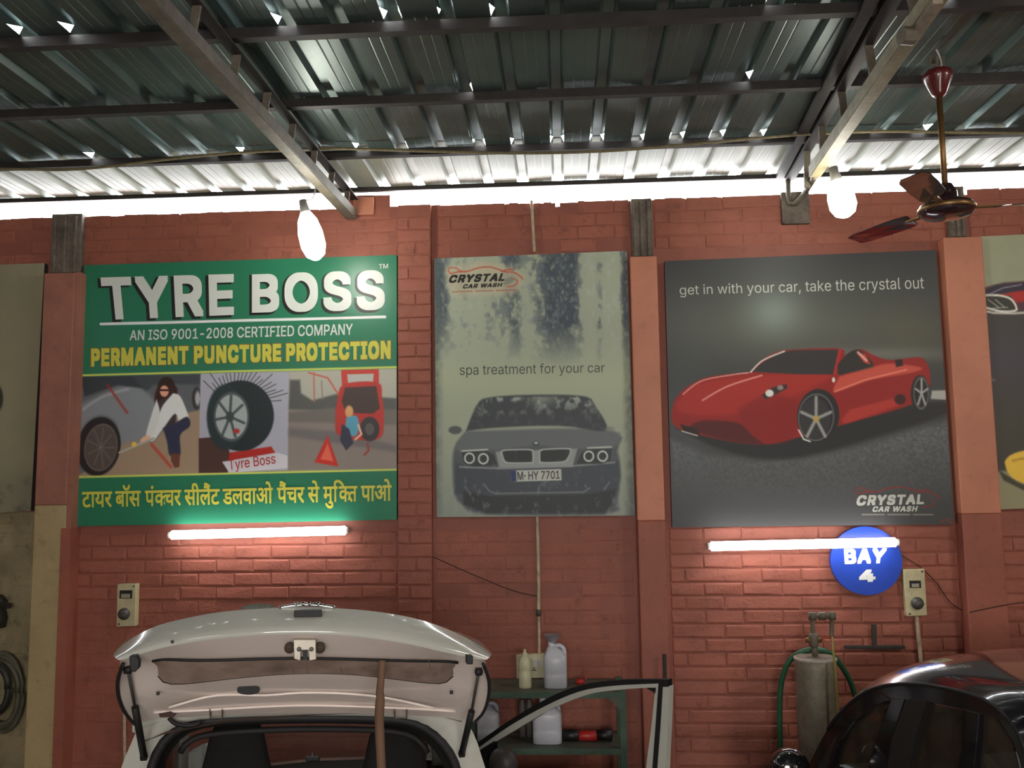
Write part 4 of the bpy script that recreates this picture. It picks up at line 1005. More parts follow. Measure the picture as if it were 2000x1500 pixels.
MB().lathe(origin(bt), [(.001, 0), (.036, 0), (.038, .01), (.038, hh*.40), (.033, hh*.45), (.037, hh*.5), (.037, hh*.68), (.026, hh*.78), (.014, hh*.84)], 18).build('body', CRM, bt, smooth=True)
MB().lathe(origin(bt), [(.016, hh*.83), (.016, hh*.90), (.008, hh*.93), (.008, hh), (.001, hh)], 12).build('nozzle', CRM, bt, smooth=True)
jug(931, 974, 1369, 1457, z2, -.22, 'white plastic can with red cap on the lower shelf beside the white car', m=JUG)
jug(1040, 1098, 1366, 1457, z2, -.27, 'large white plastic can on the lower shelf seen through the open door', cap=False)
# two stacked slim pale bottles in shadow
for px_, lab in ((1021, 'slim dark-capped spray bottle in shadow on the lower shelf, left of its neighbour'), (1035, 'slim dark-capped spray bottle in shadow on the lower shelf, beside the large can')):
    c = P(px_, 1457, -.16); t = thing('spray_bottle', (c.x, -.16, z2), lab, 'bottle', 'spray bottles in shadow')
    MB().lathe(origin(t), [(.001, 0), (.021, 0), (.021, .19), (.012, .22)], 12).build('body', mat('dull_grey_plastic', (110, 104, 98), rough=.5), t, smooth=True)
    MB().lathe(origin(t), [(.013, .215), (.014, .26), (.001, .262)], 10).build('cap', BLKP, t, smooth=True)
# red bits
rd = P(1134, 1343, -.2)
rt_ = thing('red_trigger', (rd.x, -.22, z1), 'small red nozzle lying on the top shelf behind the open door frame', 'nozzle')
MB().lathe(Vector((rd.x-.03, -.22, z1+.016)), [(.001, 0), (.016, .003), (.018, .04), (.01, .055), (.001, .06)], 10, (1, .2, 0)).build('body', REDC, rt_, smooth=True)
MB().beam((rd.x+.03, -.22, z1+.03), (rd.x+.045, -.22, z1+.075), .008, .008).build('trigger', REDC, rt_)
tl_ = P(1145, 1455, -.28)
tt = thing('tail_lamp', (tl_.x, -.27, z2), 'black and red lamp-shaped tool lying on the lower shelf near the right upright', 'tool')
MB().lathe((tl_.x-.10, -.27, z2+.035), [(.001, -.045), (.034, -.04), (.034, .05), (.02, .06), (.001, .06)], 12, (1, 0, 0)).build('black_end', BLKP, tt, smooth=True)
MB().lathe((tl_.x+.02, -.27, z2+.032), [(.02, -.07), (.03, -.05), (.03, .04), (.02, .05)], 12, (1, 0, 0)).build('red_middle', REDC, tt, smooth=True)
MB().lathe((tl_.x+.11, -.27, z2+.036), [(.001, -.05), (.03, -.045), (.035, .045), (.001, .05)], 12, (1, 0, 0)).build('black_end', BLKP, tt, smooth=True)
# socket board behind the bottles
sb = thing('socket_board', P(1035, 1326, -.03), 'cream electric socket board on the wall behind the top shelf', 'socket board')
c = [P(*p, -.055) for p in ((1008, 1280), (1064, 1277), (1065, 1324), (1009, 1326))]
MB().prism(c, (0, .05, 0)).build('case', CRM, sb, bevel=.004)
for k, (a, b) in enumerate(((1012, 1285), (1024, 1285), (1042, 1284), (1052, 1284))):
    p_ = P(a, b+3, -.0555); MB().box((p_.x, -.062, p_.z-.05), (p_.x+.022, -.054, p_.z)).build('switch', WPL, sb)
for a, b in ((1041, 1309), (1045, 1309), (1043, 1305)):
    MB().lathe(P(a, b, -.056), [(.005, 0), (.001, .002)], 8, (0, -1, 0)).build('socket_hole', BLKP, sb)
# ================================================================== cars
WHT = mat('white_car_paint', (190, 191, 182), rough=.14, coat=.8, var=.04, vscale=3)
WHI = mat('white_paint_brightened', (250, 236, 228), rough=.35, coat=.3, var=.05, vscale=4)  # same car white, raised so the inner side looks lit
BLK = mat('black_car_paint', (22, 22, 25), rough=.16, coat=1, dirt=.0)
RUB = mat('door_seal_rubber', (16, 16, 17), rough=.6); CHR = mat('chrome', (190, 190, 188), rough=.15, metal=1)
TYR = mat('tyre_rubber', (24, 24, 25), rough=.8); RIM = mat('wheel_rim', (120, 120, 122), rough=.35, metal=.7)
SEAT = mat('dark_seat_fabric', (22, 20, 20), rough=.9, var=.2, vscale=30); HEADL = mat('brown_headliner', (96, 74, 64), rough=.9, var=.1, vscale=10)
TRIM = mat('dark_cabin_trim', (30, 28, 28), rough=.7)
GLD = glass('hazed_rear_glass', (120, 104, 96), .8, .04, (176, 154, 142)); GLS = glass('tinted_side_glass', (160, 160, 150), .26, .02, (104, 92, 80)); GLB = glass('windscreen_glass', (214, 222, 222), .06, .03, (150, 160, 165))  # diffuse layer on rear and side panes imitates reflections and the lit view behind
class Frame:
    def __init__(s, o, ang): s.o = Vector(o); s.a = Vector((-math.sin(ang), math.cos(ang), 0)); s.r = Vector((math.cos(ang), math.sin(ang), 0))
    def W(s, u, v, z): return s.o+s.a*u+s.r*v+Vector((0, 0, z))
    def pu(s, px, py, u): return PP(px, py, s.o+s.a*u, s.a)
    def pv(s, px, py, v): return PP(px, py, s.o+s.r*v, s.r)
def lower_body(K, t, uR, uF, hw, belt, m, arches, hoodu, hoodz, rearz, rearclosed=True):
    us = [uR, uR+.03, uR+.12]+[uR+.12+(uF-.3-uR-.12)*k/9 for k in range(1, 10)]+[uF-.15, uF-.04, uF]
    def wsc(u):
        e = 1
        if u < uR+.15: e = .90+.10*math.sin(min(1, (u-uR)/.15)*PI/2)
        if u > uF-.35: e = .84+.16*math.sqrt(max(0, 1-((u-uF+.35)/.35)**2))
        return e
    for s in (-1, 1):
        g = []
        for u in us:
            w_ = hw*wsc(u); bz = belt if u < hoodu else hoodz+(belt-hoodz)*max(0, 1-(u-hoodu)/.5)
            if u > uF-.2: bz = hoodz-.12*((u-uF+.2)/.2)**2
            if u < uR+.05: bz = rearz
            g.append([K.W(u, s*w_*q, z) for q, z in ((.93, .20), (.985, .26), (1, .42), (1.0, .60), (.99, .74), (.965, bz-.03), (.94, bz))])
        MB().grid(g).build('body_side', m, t, smooth=True)
    # bonnet
    g = []
    for u in [hoodu+(uF-hoodu)*k/7 for k in range(8)]:
        z0 = belt-.02 if u == hoodu else hoodz+(belt-hoodz)*max(0, 1-(u-hoodu)/.5)
        if u > uF-.2: z0 = hoodz-.12*((u-uF+.2)/.2)**2
        g.append([K.W(u, v*hw*.94*wsc(u), z0+.05*(1-v*v)) for v in (-1, -.8, -.5, 0, .5, .8, 1)])
    MB().grid(g).build('bonnet', m, t, smooth=True)
    MB().grid([[K.W(uF-.04*abs(v), v*hw*.80, z) for v in (-1, -.6, 0, .6, 1)] for z in (.20, .45, hoodz-.10)]).build('front_bumper', m, t, smooth=True)
    MB().grid([[K.W(uR-.05*(1-v*v)-b, v*hw*.93, z) for v in (-1, -.6, 0, .6, 1)] for z, b in ((.22, 0), (.30, .04), (.50, .05), (rearz, 0))]).build('rear_bumper', m, t, smooth=True)
    MB().box((0, 0, 0), (1, 1, 1))
    fl = MB(); fl.hexa([K.W(uR+.04, -hw*.9, .24), K.W(uR+.04, hw*.9, .24), K.W(uF-.1, hw*.8, .24), K.W(uF-.1, -hw*.8, .24), K.W(uR+.04, -hw*.9, .30), K.W(uR+.04, hw*.9, .30), K.W(uF-.1, hw*.8, .30), K.W(uF-.1, -hw*.8, .30)])
    fl.build('floor_pan', TRIM, t)
    for u in arches:
        for s in (-1, 1):
            c = K.W(u, s*(hw-.085), .285); ax_ = K.r*s
            wl = MB().lathe(c, [(.17, -.09), (.25, -.085), (.285, -.06), (.285, .06), (.25, .088), (.185, .09), (.17, .075)], 24, ax_).build('wheel', TYR, t, smooth=True)
            MB().lathe(c, [(.19, .07), (.17, .082), (.10, .072), (.05, .085), (.001, .085)], 20, ax_).build('rim', RIM, wl, smooth=True)

# ------------------------------------------------------------------ white hatchback with its tailgate up
K = Frame((-.965, -2.5, 0), math.radians(14.5))
car = thing('car', K.W(.9, 0, 0), 'white hatchback seen from behind with tailgate raised and right door open', 'car')
lower_body(K, car, .02, 2.46, .74, .765, WHT, (.45, 2.0), 1.72, .60, .58)
# tailgate
gate = thing('tailgate', (0, 0, 0)); gate.parent = car; gate.location = -origin(car)
def row(pts, uc, du, n=31, dz=0):
    out = []
    c = cv2(pts, n)
    for i, (x, y) in enumerate(c):
        s = (x-592)/370; p = K.pu(x, y, uc+du*s*s); out.append(p+Vector((0, 0, dz)))
    return out
R0 = [(219, 1278), (250, 1252), (300, 1224), (380, 1204), (450, 1193), (540, 1187), (600, 1186), (660, 1188), (740, 1195), (820, 1210), (880, 1231), (930, 1256), (962, 1277)]
R1 = [(222, 1281), (256, 1262), (310, 1240), (390, 1224), (480, 1213), (600, 1209), (720, 1214), (820, 1230), (890, 1250), (930, 1266), (959, 1280)]
R2 = [(226, 1286), (262, 1273), (320, 1258), (400, 1245), (500, 1236), (600, 1233), (700, 1238), (800, 1253), (880, 1270), (925, 1280), (955, 1285)]
R3 = [(234, 1292), (264, 1281), (320, 1265), (400, 1251), (500, 1242), (600, 1239), (700, 1244), (800, 1259), (880, 1277), (920, 1285), (948, 1291)]
R4 = [(246, 1312), (272, 1302), (300, 1292), (400, 1289), (590, 1285), (800, 1290), (893, 1293), (915, 1301), (938, 1311)]
R5 = [(254, 1345), (285, 1340), (312, 1334), (360, 1335), (480, 1322), (590, 1315), (700, 1318), (830, 1333), (880, 1334), (905, 1338), (931, 1343)]
R6 = [(260, 1368), (300, 1366), (420, 1352), (590, 1343), (760, 1350), (880, 1362), (925, 1366)]
R7 = [(268, 1386), (320, 1384), (450, 1370), (590, 1362), (740, 1367), (860, 1380), (915, 1384)]
R8 = [(285, 1408), (340, 1402), (450, 1396), (590, 1392), (740, 1394), (850, 1400), (903, 1406)]
MB().grid([row(R0, -.60, .12), row(R1, -.66, .12), row(R2, -.70, .12), row(R3, -.69, .12)]).build('outer_panel', WHT, gate, smooth=True, subsurf=1)
hole = lambda i, j: i == 1 and 2 <= j <= 28-0
n = 31
rows = [row(R3, -.69, .12), row(R4, -.53, .10), row(R5, -.40, .08), row(R6, -.28, .06), row(R7, -.17, .05), row(R8, -.03, .03)]
MB().grid(rows, skip=lambda i, j: i == 1 and 3 <= j <= 26).build('inner_panel', WHI, gate, smooth=True)
up_ = [row(R0, -.60, .12), row(R4, -.50, .12, dz=.10), row(R5, -.38, .1, dz=.09), row(R7, -.15, .05, dz=.07), row(R8, -.01, .03, dz=.035)]
MB().grid(up_, skip=lambda i, j: i == 1 and 3 <= j <= 26).build('outer_skin', WHT, gate, smooth=True)
# side flanks joining the two skins, with their dark rubber edge
for e, pts in ((0, [(240, 1297, -.58), (230, 1330, -.45), (232, 1362, -.32), (244, 1392, -.18), (262, 1414, -.06)]), (-1, [(944, 1297, -.58), (955, 1330, -.45), (954, 1362, -.32), (944, 1392, -.18), (925, 1412, -.06)])):
    ed = curve([K.pu(x, y, u) for x, y, u in pts], 12)
    inn = curve([r_[e] for r_ in (rows[0], rows[1], rows[2], rows[3], rows[4], rows[5])], 12)
    MB().grid([inn, ed]).build('side_flank', WHI, gate, smooth=True)
    MB().tube(ed, .006, 6).build('flank_edge', RUB, gate, smooth=True)
# rear glass with its seal
top_ = curve([K.pu(x, y, -.562+.1*((x-592)/370)**2) for x, y in ((299, 1291), (320, 1288), (400, 1290), (590, 1286), (800, 1291), (870, 1292), (893, 1294))], 31)
bot_ = curve([K.pu(x, y, -.437+.08*((x-592)/370)**2) for x, y in ((300, 1293), (306, 1316), (324, 1332), (362, 1334), (480, 1321), (590, 1314), (700, 1317), (830, 1332), (868, 1332), (886, 1318), (892, 1297))], 31)
MB().grid([[p+Vector((0, 0, -.004)) for p in top_], [p.lerp(q_, .5)+Vector((0, 0, -.004)) for p, q_ in zip(top_, bot_)], [p+Vector((0, 0, -.004)) for p in bot_]]).build('rear_window', GLD, gate, smooth=True)
MB().tube(top_+bot_[::-1]+[top_[0]], .0045, 6).build('window_seal', RUB, gate, smooth=True)
# latch
def gquad(pts, u, th, name, m, parent=None, bevel=0):
    return MB().prism([K.pu(x, y, u) for x, y in pts], K.a*th).build(name, m, parent or gate, bevel=bevel)
LM = mat('latch_zinc', (176, 170, 156), rough=.4, metal=.5, var=.15, vscale=30)
for x in (566, 625): MB().lathe(K.pu(x, 1265, -.66), [(.001, -.012), (.016, -.01), (.016, .01), (.001, .014)], 14, -K.a).build('rubber_stop', mat('brown_rubber', (70, 58, 50), rough=.7), gate, smooth=True)
lt = gquad([(573, 1249), (617, 1249), (618, 1288), (604, 1291), (602, 1270), (588, 1270), (587, 1291), (574, 1287)], -.69, .035, 'latch', LM, bevel=.002)
gquad([(591, 1268), (600, 1268), (600, 1289), (592, 1289)], -.685, .02, 'latch_claw', RUB, lt)
MB().lathe(K.pu(584, 1268, -.692), [(.007, 0), (.006, .006), (.001, .007)], 10, -K.a).build('rivet', KN, lt); MB().lathe(K.pu(608, 1268, -.692), [(.007, 0), (.006, .006), (.001, .007)], 10, -K.a).build('rivet', KN, lt)
gquad([(574, 1193), (628, 1192), (629, 1205), (574, 1206)], -.665, .03, 'handle_recess', RUB, bevel=.002)
MB().tube(curve([K.pu(x, y, -.60) for x, y in ((545, 1187), (570, 1183), (600, 1181), (630, 1183), (655, 1187))], 14), .006, 8).build('chrome_strip', CHR, gate, smooth=True)
for x in (578, 592, 604, 622): MB().lathe(K.pu(x, 1184, -.60), [(.001, 0), (.008, .004), (.006, .012), (.001, .014)], 8).build('plate_lamp_stud', CHR, gate, smooth=True)
gquad([(463+22+22.5*math.cos(a*PI/8)*1.0, 1347.5+9.5*math.copysign(abs(math.sin(a*PI/8))**.7, math.sin(a*PI/8))) for a in range(16)], -.31, .01, 'grommet_hole', RUB)
for x, y, u, s in ((336, 1254, -.705, 2.6), (308, 1355, -.34, 3), (882, 1353, -.34, 3)): gquad([(x-s, y-s), (x+s, y-s), (x+s, y+s), (x-s, y+s)], u, .01, 'clip', RUB)
gquad([(252, 1282), (266, 1280), (272, 1292), (271, 1306), (262, 1314), (254, 1308)], -.63, .03, 'bump_stop', RUB, bevel=.003); gquad([(911, 1280), (924, 1281), (924, 1298), (912, 1298)], -.63, .03, 'bump_stop', RUB, bevel=.003)
for px_ in (410, 770):
    MB().tube([K.pu(px_, 1386, -.12), K.pu(px_+1, 1402, -.02), K.pu(px_+24, 1402, -.02), K.pu(px_+24, 1386, -.12)], .003, 5).build('hinge_outline', mat('hinge_seam_tone', (120, 106, 98), rough=.8), gate)  # thin darker line drawn round each hinge
# pressed creases across the inner panel
for pts in ([(330, 1382), (400, 1362), (450, 1357), (520, 1358), (590, 1353), (680, 1355), (760, 1364), (850, 1384)], [(300, 1392), (380, 1388), (590, 1378), (800, 1384), (890, 1390)]):
    MB().tube(curve([K.pu(x, y, -.245 if pts[0][1] < 1385 else -.11) for x, y in pts], 24), .0045, 6).build('pressed_crease', WHI, gate, smooth=True)
for s in ((345, 470, 1296, 1292), (540, 556, 1287, 1318), (570, 580, 1288, 1312)): pass
WS = mat('water_streak', (140, 128, 120), rough=.5)
for x in (544, 556, 569, 585, 598, 611, 640, 664, 700, 720, 838):
    MB().tube([K.pu(x, 1290, -.545), K.pu(x+3, 1311+(x % 5), -.455)], .0012, 4).build('water_streak', WS, gate)
rg = MB(); rc_ = K.pu(505, 1184, -.56); rr2 = random.Random(5)
rg.grid([[rc_+K.r*(.055*(i-2)/2+rr2.uniform(-.004, .004))+K.a*(.02*(j-1))+Vector((0, 0, (.010 if 0 < i < 4 and j == 1 else -.006)+rr2.uniform(-.003, .004))) for j in range(3)] for i in range(5)])
tag(rg.build('rag', mat('grey_rag', (104, 106, 98), rough=.95, var=.3, vscale=60), smooth=True, solid=.006, subsurf=1), 'small crumpled grey rag on the top edge of the raised white tailgate', 'rag')
# gas struts
for pts, lab in ((((250, 1308), (264, 1382), (281, 1478)), 0), (((935, 1312), (921, 1390), (902, 1472)), 1)):
    a_, b_, c_ = K.pu(*pts[0], -.50), K.pu(*pts[1], -.22), K.pu(*pts[2], -.02)
    s_ = MB().tube([b_, c_], .0125, 10).build('gas_strut', RUB, car, smooth=True)
    MB().tube([a_, b_], .0055, 8).build('strut_rod', KN, s_, smooth=True); MB().lathe(a_, [(.001, -.014), (.013, -.01), (.013, .01), (.001, .014)], 10, K.r).build('ball_joint', RUB, s_, smooth=True)
    MB().lathe(c_, [(.001, -.014), (.014, -.01), (.014, .01), (.001, .014)], 10, K.r).build('ball_joint', RUB, s_, smooth=True)
# rear opening: painted frame between body outline and boot seal
O = [(206, 1760, -.03), (216, 1600, 0), (228, 1530, .02), (243, 1482, .03), (262, 1440, .04), (280, 1408, .03), (340, 1390, .02), (450, 1378, .01), (592, 1374, 0), (740, 1376, .01), (850, 1388, .02), (905, 1404, .03), (928, 1440, .04), (942, 1482, .03), (956, 1530, .02), (966, 1600, 0), (975, 1760, -.03)]
I = [(285, 1760), (286, 1600), (292, 1520), (308, 1468), (338, 1430), (382, 1411), (470, 1404), (592, 1401), (710, 1402), (795, 1408), (842, 1430), (878, 1470), (896, 1520), (902, 1600), (903, 1760)]
Oc = curve([K.pu(x, y, u) for x, y, u in O], 49); Ic = curve([K.pu(x, y, .06) for x, y in I], 49); Md = [p.lerp(q_, .55)-K.a*.02 for p, q_ in zip(Oc, Ic)]
MB().grid([Oc, Md, Ic]).build('rear_frame', WHT, car, smooth=True)
MB().tube(Ic, .021, 10).build('boot_seal', RUB, car, smooth=True)
Ic2 = [K.pu(592+(p[0]-592)*.93, 1404+(p[1]-1404)*.98+12, .16) for p in I]; Ic2 = curve(Ic2, 49)
MB().grid([Ic, Ic2]).build('opening_liner', TRIM, car, smooth=True)
MB().tube(curve([K.pu(x, y, .12) for x, y in ((352, 1470), (372, 1446), (430, 1432), (592, 1424), (760, 1428), (815, 1444), (835, 1470))], 30), .012, 8).build('inner_trim_bow', TRIM, car, smooth=True)
# roof skin, headliner, side rails
uw = 1.10
zr = K.pu(592, 1376, 0).z
prof = [(0.02, zr), (.25, zr+.03), (.6, zr+.035), (.95, zr+.0), (uw, zr-.04)]
hwr = .60
for nm, off, m_, sc_ in (('roof', 0, WHT, 1), ('headliner', -.045, HEADL, .97)):
    MB().grid([[K.W(u, v*hwr*sc_, z+off-(.05*v**4+.01*v*v)) for v in (-1, -.85, -.5, 0, .5, .85, 1)] for u, z in prof]).build(nm, m_, car, smooth=True)
for s in (-1, 1):
    side = [Oc[8 if s < 0 else -9], K.W(.06, s*.69, .74)]
    MB().beam(K.W(.10, s*.60, zr-.06), K.W(uw, s*.60, zr-.09), .05, .06).build('roof_rail', WHT, car, bevel=.01)
    MB().beam(K.W(uw, s*.59, zr-.08), K.W(1.72, s*.68, .74), .06, .05).build('windscreen_pillar', WHT, car, bevel=.01)
    MB().beam(K.W(.75, s*.61, zr-.06), K.W(.78, s*.70, .74), .03, .08).build('middle_pillar', BLKP, car)
    MB().grid([[K.W(.14, s*.60, zr-.07), K.W(.70, s*.605, zr-.06)], [K.W(.12, s*.695, .73), K.W(.74, s*.70, .73)]]).build('side_window', GLS, car)
    if s < 0: MB().grid([[K.W(.80, s*.605, zr-.07), K.W(uw, s*.60, zr-.09)], [K.W(.82, s*.70, .73), K.W(1.66, s*.69, .73)]]).build('side_window', GLS, car)
MB().grid([[K.W(uw, v*.58, zr-.05-.01*v*v) for v in (-1, 0, 1)], [K.W(1.72, v*.66, .74) for v in (-1, 0, 1)]]).build('windscreen', GLB, car)
mr_ = thing('rear_view_mirror', (0, 0, 0)); mr_.parent = car; mr_.location = -origin(car)
MB().prism([K.pu(x, y, 1.02) for x, y in ((596, 1479), (624, 1478), (625, 1487), (597, 1488))], K.a*.025).build('mirror_body', BLKP, mr_, bevel=.004)
MB().tube([K.pu(610, 1480, 1.03), K.pu(610, 1472, 1.08)], .006, 6).build('mirror_stem', BLKP, mr_)
MB().grid([[K.W(1.20, v*.62, .76) for v in (-1, 0, 1)], [K.W(1.70, v*.66, .66) for v in (-1, 0, 1)]]).build('dashboard', TRIM, car)
for px_ in (462, 771):
    p0 = K.pu(px_, 1478, .42); hs = MB(); pr = []
    for h_, w2, d2 in ((.14, .05, .02), (.13, .085, .035), (.09, .105, .045), (.0, .125, .05), (-.10, .15, .05), (-.14, .19, .06), (-.25, .22, .07), (-.75, .23, .08)):
        pr.append([p0+Vector((0, 0, h_))+K.r*(w2*math.copysign(abs(math.cos(a*PI/8))**.6, math.cos(a*PI/8)))+K.a*(d2*math.sin(a*PI/8)) for a in range(16)])
    hs.grid(pr, True); hs.f.append(tuple(range(16))); hs.mi.append(0); hs.build('rear_seat', SEAT, car, smooth=True)
MB().prism([K.pu(x, y, .2) for x, y in ((310, 1395), (333, 1390), (344, 1396), (342, 1402), (330, 1404), (314, 1402))], -K.a*.03).build('wiper_motor_bracket', mat('rusty_bracket', (62, 36, 28), rough=.7), gate)
MB().tube(curve([K.pu(x, y, -.03) for x, y in ((330, 1402), (345, 1414), (375, 1417), (392, 1410))], 12), .008, 6).build('wiring_sleeve', RUB, gate, smooth=True)
gquad([(310, 1394), (333, 1390), (343, 1395), (340, 1401), (312, 1401)], -.12, .03, 'bracket', mat('rusty_bracket', (62, 36, 28)))
# wooden prop stick
WOOD = mat('weathered_stick', (112, 84, 64), rough=.8, var=.35, vscale=14, stretch=(1, 1, .15), dirt=.2)
st_ = [K.pu(x, y, u) for x, y, u in ((747, 1290, -.585), (744, 1330, -.60), (742, 1352, -.605), (743, 1362, -.61), (741, 1400, -.62), (742, 1440, -.63), (745, 1500, -.64))]
d_ = (st_[-1]-st_[0]); foot = st_[-1]+d_*((st_[-1].z-.0)/-d_.z)
tag(MB().tube(curve(st_, 18)+[st_[-1].lerp(foot, k/8) for k in range(1, 9)], [.011, .011, .0112, .0115, .012, .0125, .0135, .015]+[.0148]*6+[.0142]*12, 9).build('wooden_stick', WOOD, smooth=True), 'crooked wooden stick propping up the raised tailgate of the white car', 'stick')

# right front door, swung open
H1 = Vector((-.42, -1.18, 0)); H2 = Vector((.46, -1.80, 0)); dn = (H2-H1).normalized(); nn = Vector((-dn.y, dn.x, 0))
D = lambda x, y: PP(x, y, H1, nn)
door = thing('door', (0, 0, 0)); door.parent = car; door.location = -origin(car)
bt_ = [(931, 1452), (1000, 1404), (1075, 1361), (1125, 1341), (1175, 1331), (1237, 1327), (1306, 1327)]
bl_ = [(934, 1461), (1000, 1415), (1075, 1374), (1137, 1349), (1200, 1339), (1275, 1335), (1297, 1334)]
wl_ = [(937, 1467), (1005, 1427), (1075, 1386), (1150, 1356), (1212, 1347), (1268, 1343), (1281, 1343)]
def band(A_, B_, th, nm, m_, off=0, n=22):
    a_ = [D(x, y)+nn*off for x, y in cv2(A_, n)]; b_ = [D(x, y)+nn*off for x, y in cv2(B_, n)]
    mb_ = MB().grid([a_, b_, [p+nn*th for p in b_], [p+nn*th for p in a_], a_]); mb_.build(nm, m_, door)
band(bt_, bl_, .03, 'frame_seal', RUB, -.005); band(bl_, wl_, .035, 'window_frame', WHT)
band([(1295, 1338), (1290, 1420), (1284, 1500), (1270, 1700)], [(1307, 1340), (1304, 1420), (1300, 1500), (1292, 1700)], .04, 'rear_edge', WHT)
band([(1287, 1334), (1281, 1420), (1275, 1500), (1262, 1700)], [(1295, 1336), (1290, 1420), (1284, 1500), (1270, 1700)], .03, 'edge_seal', RUB, -.004)
band([(1280, 1343), (1272, 1420), (1262, 1500), (1244, 1700)], [(1287, 1340), (1281, 1420), (1274, 1500), (1262, 1700)], .035, 'window_frame', WHT)
band([(1291, 1327), (1307, 1327)], [(1291, 1341), (1307, 1341)], .035, 'corner_cap', RUB, -.008, 2)
band([(1262, 1344), (1281, 1343)], [(1276, 1352), (1281, 1360)], .02, 'corner_gusset', RUB, .0, 2)
band([(938, 1465), (968, 1446)], [(944, 1530), (966, 1530)], .02, 'mirror_sail', BLKP, -.004, 3)
band([(940, 1530), (1100, 1526), (1268, 1524)], [(940, 1800), (1100, 1800), (1262, 1800)], .07, 'door_panel', WHT, 0, 8)
MB().lathe(D(990, 1487)-nn*.03, [(.001, -.05), (.055, -.045), (.075, -.01), (.07, .03), (.001, .035)], 18, nn).build('door_mirror', mat('grey_mirror_shell', (64, 60, 58), rough=.5), door, smooth=True)

# ------------------------------------------------------------------ black car at the right
B = Frame((1.953, -1.41, 0), math.radians(13.5))
bc = thing('car', B.W(-.6, 0, 0), 'glossy black car cut off by the lower right edge of the photograph', 'car')
lower_body(B, bc, -2.45, .92, .78, .84, BLK, (-1.9, .50), .30, .60, .70)
V0 = -.62
RL = [(1575, 1500), (1598, 1453), (1621, 1413), (1647, 1383), (1676, 1358), (1705, 1343), (1745, 1335), (1800, 1335), (1870, 1348), (1930, 1370), (1980, 1418), (2008, 1490), (2030, 1560)]
rail = curve([B.pv(x, y, V0) for x, y in RL], 60)
uvz = [((p-B.o).dot(B.a), p.z) for p in rail]
roofpts = [q_ for q_ in uvz if q_[1] > 1.02]
rr = roofpts[max(0, next(i for i, q_ in enumerate(roofpts) if q_[1] > 1.20)):]
cr = [(-1, 0), (-.93, .035), (-.8, .062), (-.5, .092), (0, .105), (.5, .092), (.8, .062), (.93, .035), (1, 0)]
g_ = []; zmx = max(q_[1] for q_ in rr)
for u, z in rr:
    fz = min(1, max(0, (z-1.12)/.25))
    tb = min(1, max(0, (-.45-u)/.5)); tb = tb*tb*(3-2*tb)
    g_.append([B.W(u+.10*(1-v*v)*(1-tb)-.42*(1-v*v)*tb, v*.62, z+h_+max(0, zmx-z)*.8*tb*(1-v**4)) for v, h_ in cr])
MB().grid(g_).build('roof', BLK, bc, smooth=True, subsurf=1)
MB().tube([B.W((p-B.o).dot(B.a), -.615, p.z-.004) for p in rail if p.z > 1.05], .009, 6).build('roof_gutter', RUB, bc, smooth=True)
def side(pts, nm, m_, th=.04, v=V0+.005, mirror=True):
    P3 = [B.pv(x, y, v) for x, y in pts]; MB().prism(P3, B.r*th).build(nm, m_, bc, bevel=.004 if th > .01 else 0)
    if mirror:
        M = [p-B.r*(2*((p-B.o).dot(B.r))) for p in P3]; MB().prism(M, -B.r*th).build(nm, m_, bc)
Apl = [(1562, 1530), (1575, 1500), (1598, 1453), (1621, 1413), (1647, 1383), (1676, 1358), (1705, 1343)]; Ain = [(1740, 1366), (1703, 1382), (1668, 1409), (1638, 1453), (1622, 1500), (1612, 1530)]
side(Apl+Ain, 'windscreen_pillar', BLK)
side([(1705, 1343), (1745, 1335), (1800, 1335), (1870, 1348), (1930, 1370), (1980, 1418), (2008, 1490), (2018, 1530), (1998, 1530), (1992, 1490), (1978, 1450), (1947, 1404), (1909, 1394), (1888, 1388), (1807, 1370), (1740, 1366)], 'door_frame_top', BLK)
side([(1740, 1364), (1768, 1364), (1742, 1440), (1727, 1530), (1684, 1530), (1710, 1450)], 'middle_pillar', BLK)
side([(1768, 1366), (1809, 1368), (1785, 1445), (1765, 1530), (1727, 1530), (1742, 1440)], 'door_pillar', mat('matt_black_pillar', (32, 31, 31), rough=.5), .045, V0+.002)
side([(1886, 1386), (1911, 1392), (1908, 1450), (1900, 1530), (1868, 1530), (1882, 1450)], 'rear_pillar', BLK)
side([(1702, 1384), (1740, 1368), (1710, 1450), (1684, 1530), (1614, 1530), (1638, 1453), (1668, 1409)], 'side_window', GLS, .004, V0+.03)
side([(1808, 1372), (1888, 1390), (1882, 1450), (1868, 1530), (1765, 1530), (1785, 1445)], 'side_window', GLS, .004, V0+.03)
side([(1910, 1394), (1947, 1404), (1978, 1450), (1996, 1530), (1900, 1530)], 'quarter_window', GLS, .004, V0+.03)
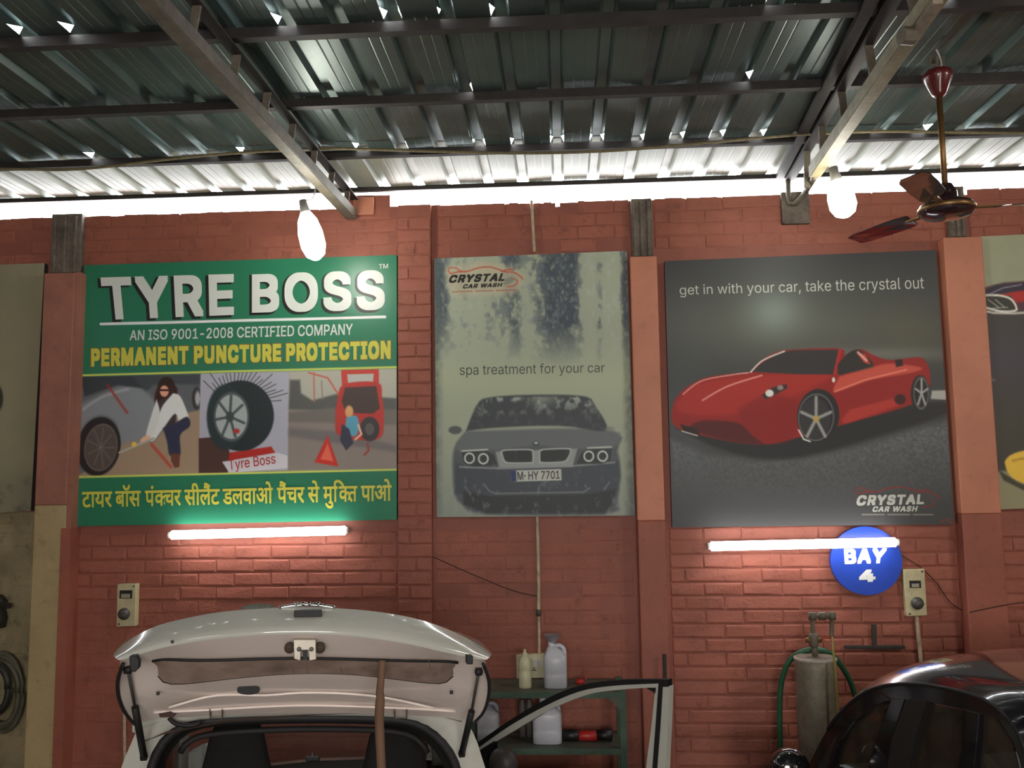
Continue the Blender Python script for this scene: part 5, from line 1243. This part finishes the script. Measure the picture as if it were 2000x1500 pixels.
# windscreen and rear window
f0 = rr[0]; b0 = rr[-1]
MB().grid([[B.W(f0[0]+.10*(1-v*v), v*.58, f0[1]+.09*(1-v*v)) for v in (-1, -.5, 0, .5, 1)], [B.W(.40+.06*(1-v*v), v*.68, .84+.03*(1-v*v)) for v in (-1, -.5, 0, .5, 1)]]).build('windscreen', GLB, bc, smooth=True)
MB().grid([[B.W(b0[0]-.42*(1-v*v), v*.60, b0[1]+(.09+max(0, zmx-b0[1])*.8)*(1-v**4)) for v in (-1, -.5, 0, .5, 1)], [B.W(b0[0]-.75-.06*(1-v*v), v*.66, .88) for v in (-1, -.5, 0, .5, 1)]]).build('rear_window', GLD, bc, smooth=True)
MB().grid([[B.W(u, v*.74, z+.03*(1-v*v)) for v in (-1, -.5, 0, .5, 1)] for u, z in ((b0[0]-.70, .87), (-2.2, .86), (-2.45, .74))]).build('boot_lid', BLK, bc, smooth=True)
mp = B.pv(1541, 1500, -.82)
ms = MB().lathe(mp, [(.001, -.075), (.06, -.07), (.095, -.03), (.095, .02), (.075, .06), (.001, .08)], 20, B.a).build('door_mirror', BLK, bc, smooth=True)
MB().beam(mp+Vector((0, 0, -.03)), B.W((mp-B.o).dot(B.a)+.02, -.70, mp.z-.09), .05, .035).build('mirror_arm', BLK, ms, bevel=.006)
OLV = mat('olive_seat_fabric', (58, 58, 46), rough=.9, var=.15, vscale=25)
def seat(px_, py_, v, sc_=1):
    p0 = B.pv(px_, py_, v); pr = []
    for h_, w2, d2 in ((.13, .04, .03), (.12, .075, .055), (.06, .10, .065), (0, .105, .07), (-.06, .10, .07), (-.10, .17, .07), (-.2, .21, .08), (-.7, .22, .09)):
        pr.append([p0+Vector((0, 0, h_*sc_))+B.r*(w2*math.cos(a*PI/8))+B.a*(d2*math.sin(a*PI/8)) for a in range(16)])
    m_ = MB().grid(pr, True); m_.f.append(tuple(range(16))); m_.mi.append(0); m_.build('front_seat', OLV, bc, smooth=True)
seat(1852, 1448, -.36); seat(1890, 1446, .32)
DC = mat('pale_blue_sheet', (176, 200, 206), rough=.6)
MB().grid([[B.W(-.05, v*.6, .945) for v in (-1, -.3, .3, 1)], [B.W(.25, v*.62, .925) for v in (-1, -.3, .3, 1)]]).build('dash_sheet', DC, bc, solid=.004)
MB().grid([[B.W(-.08, v*.66, .86) for v in (-1, 0, 1)], [B.W(.40, v*.66, .83) for v in (-1, 0, 1)]]).build('dashboard', TRIM, bc, solid=.01)
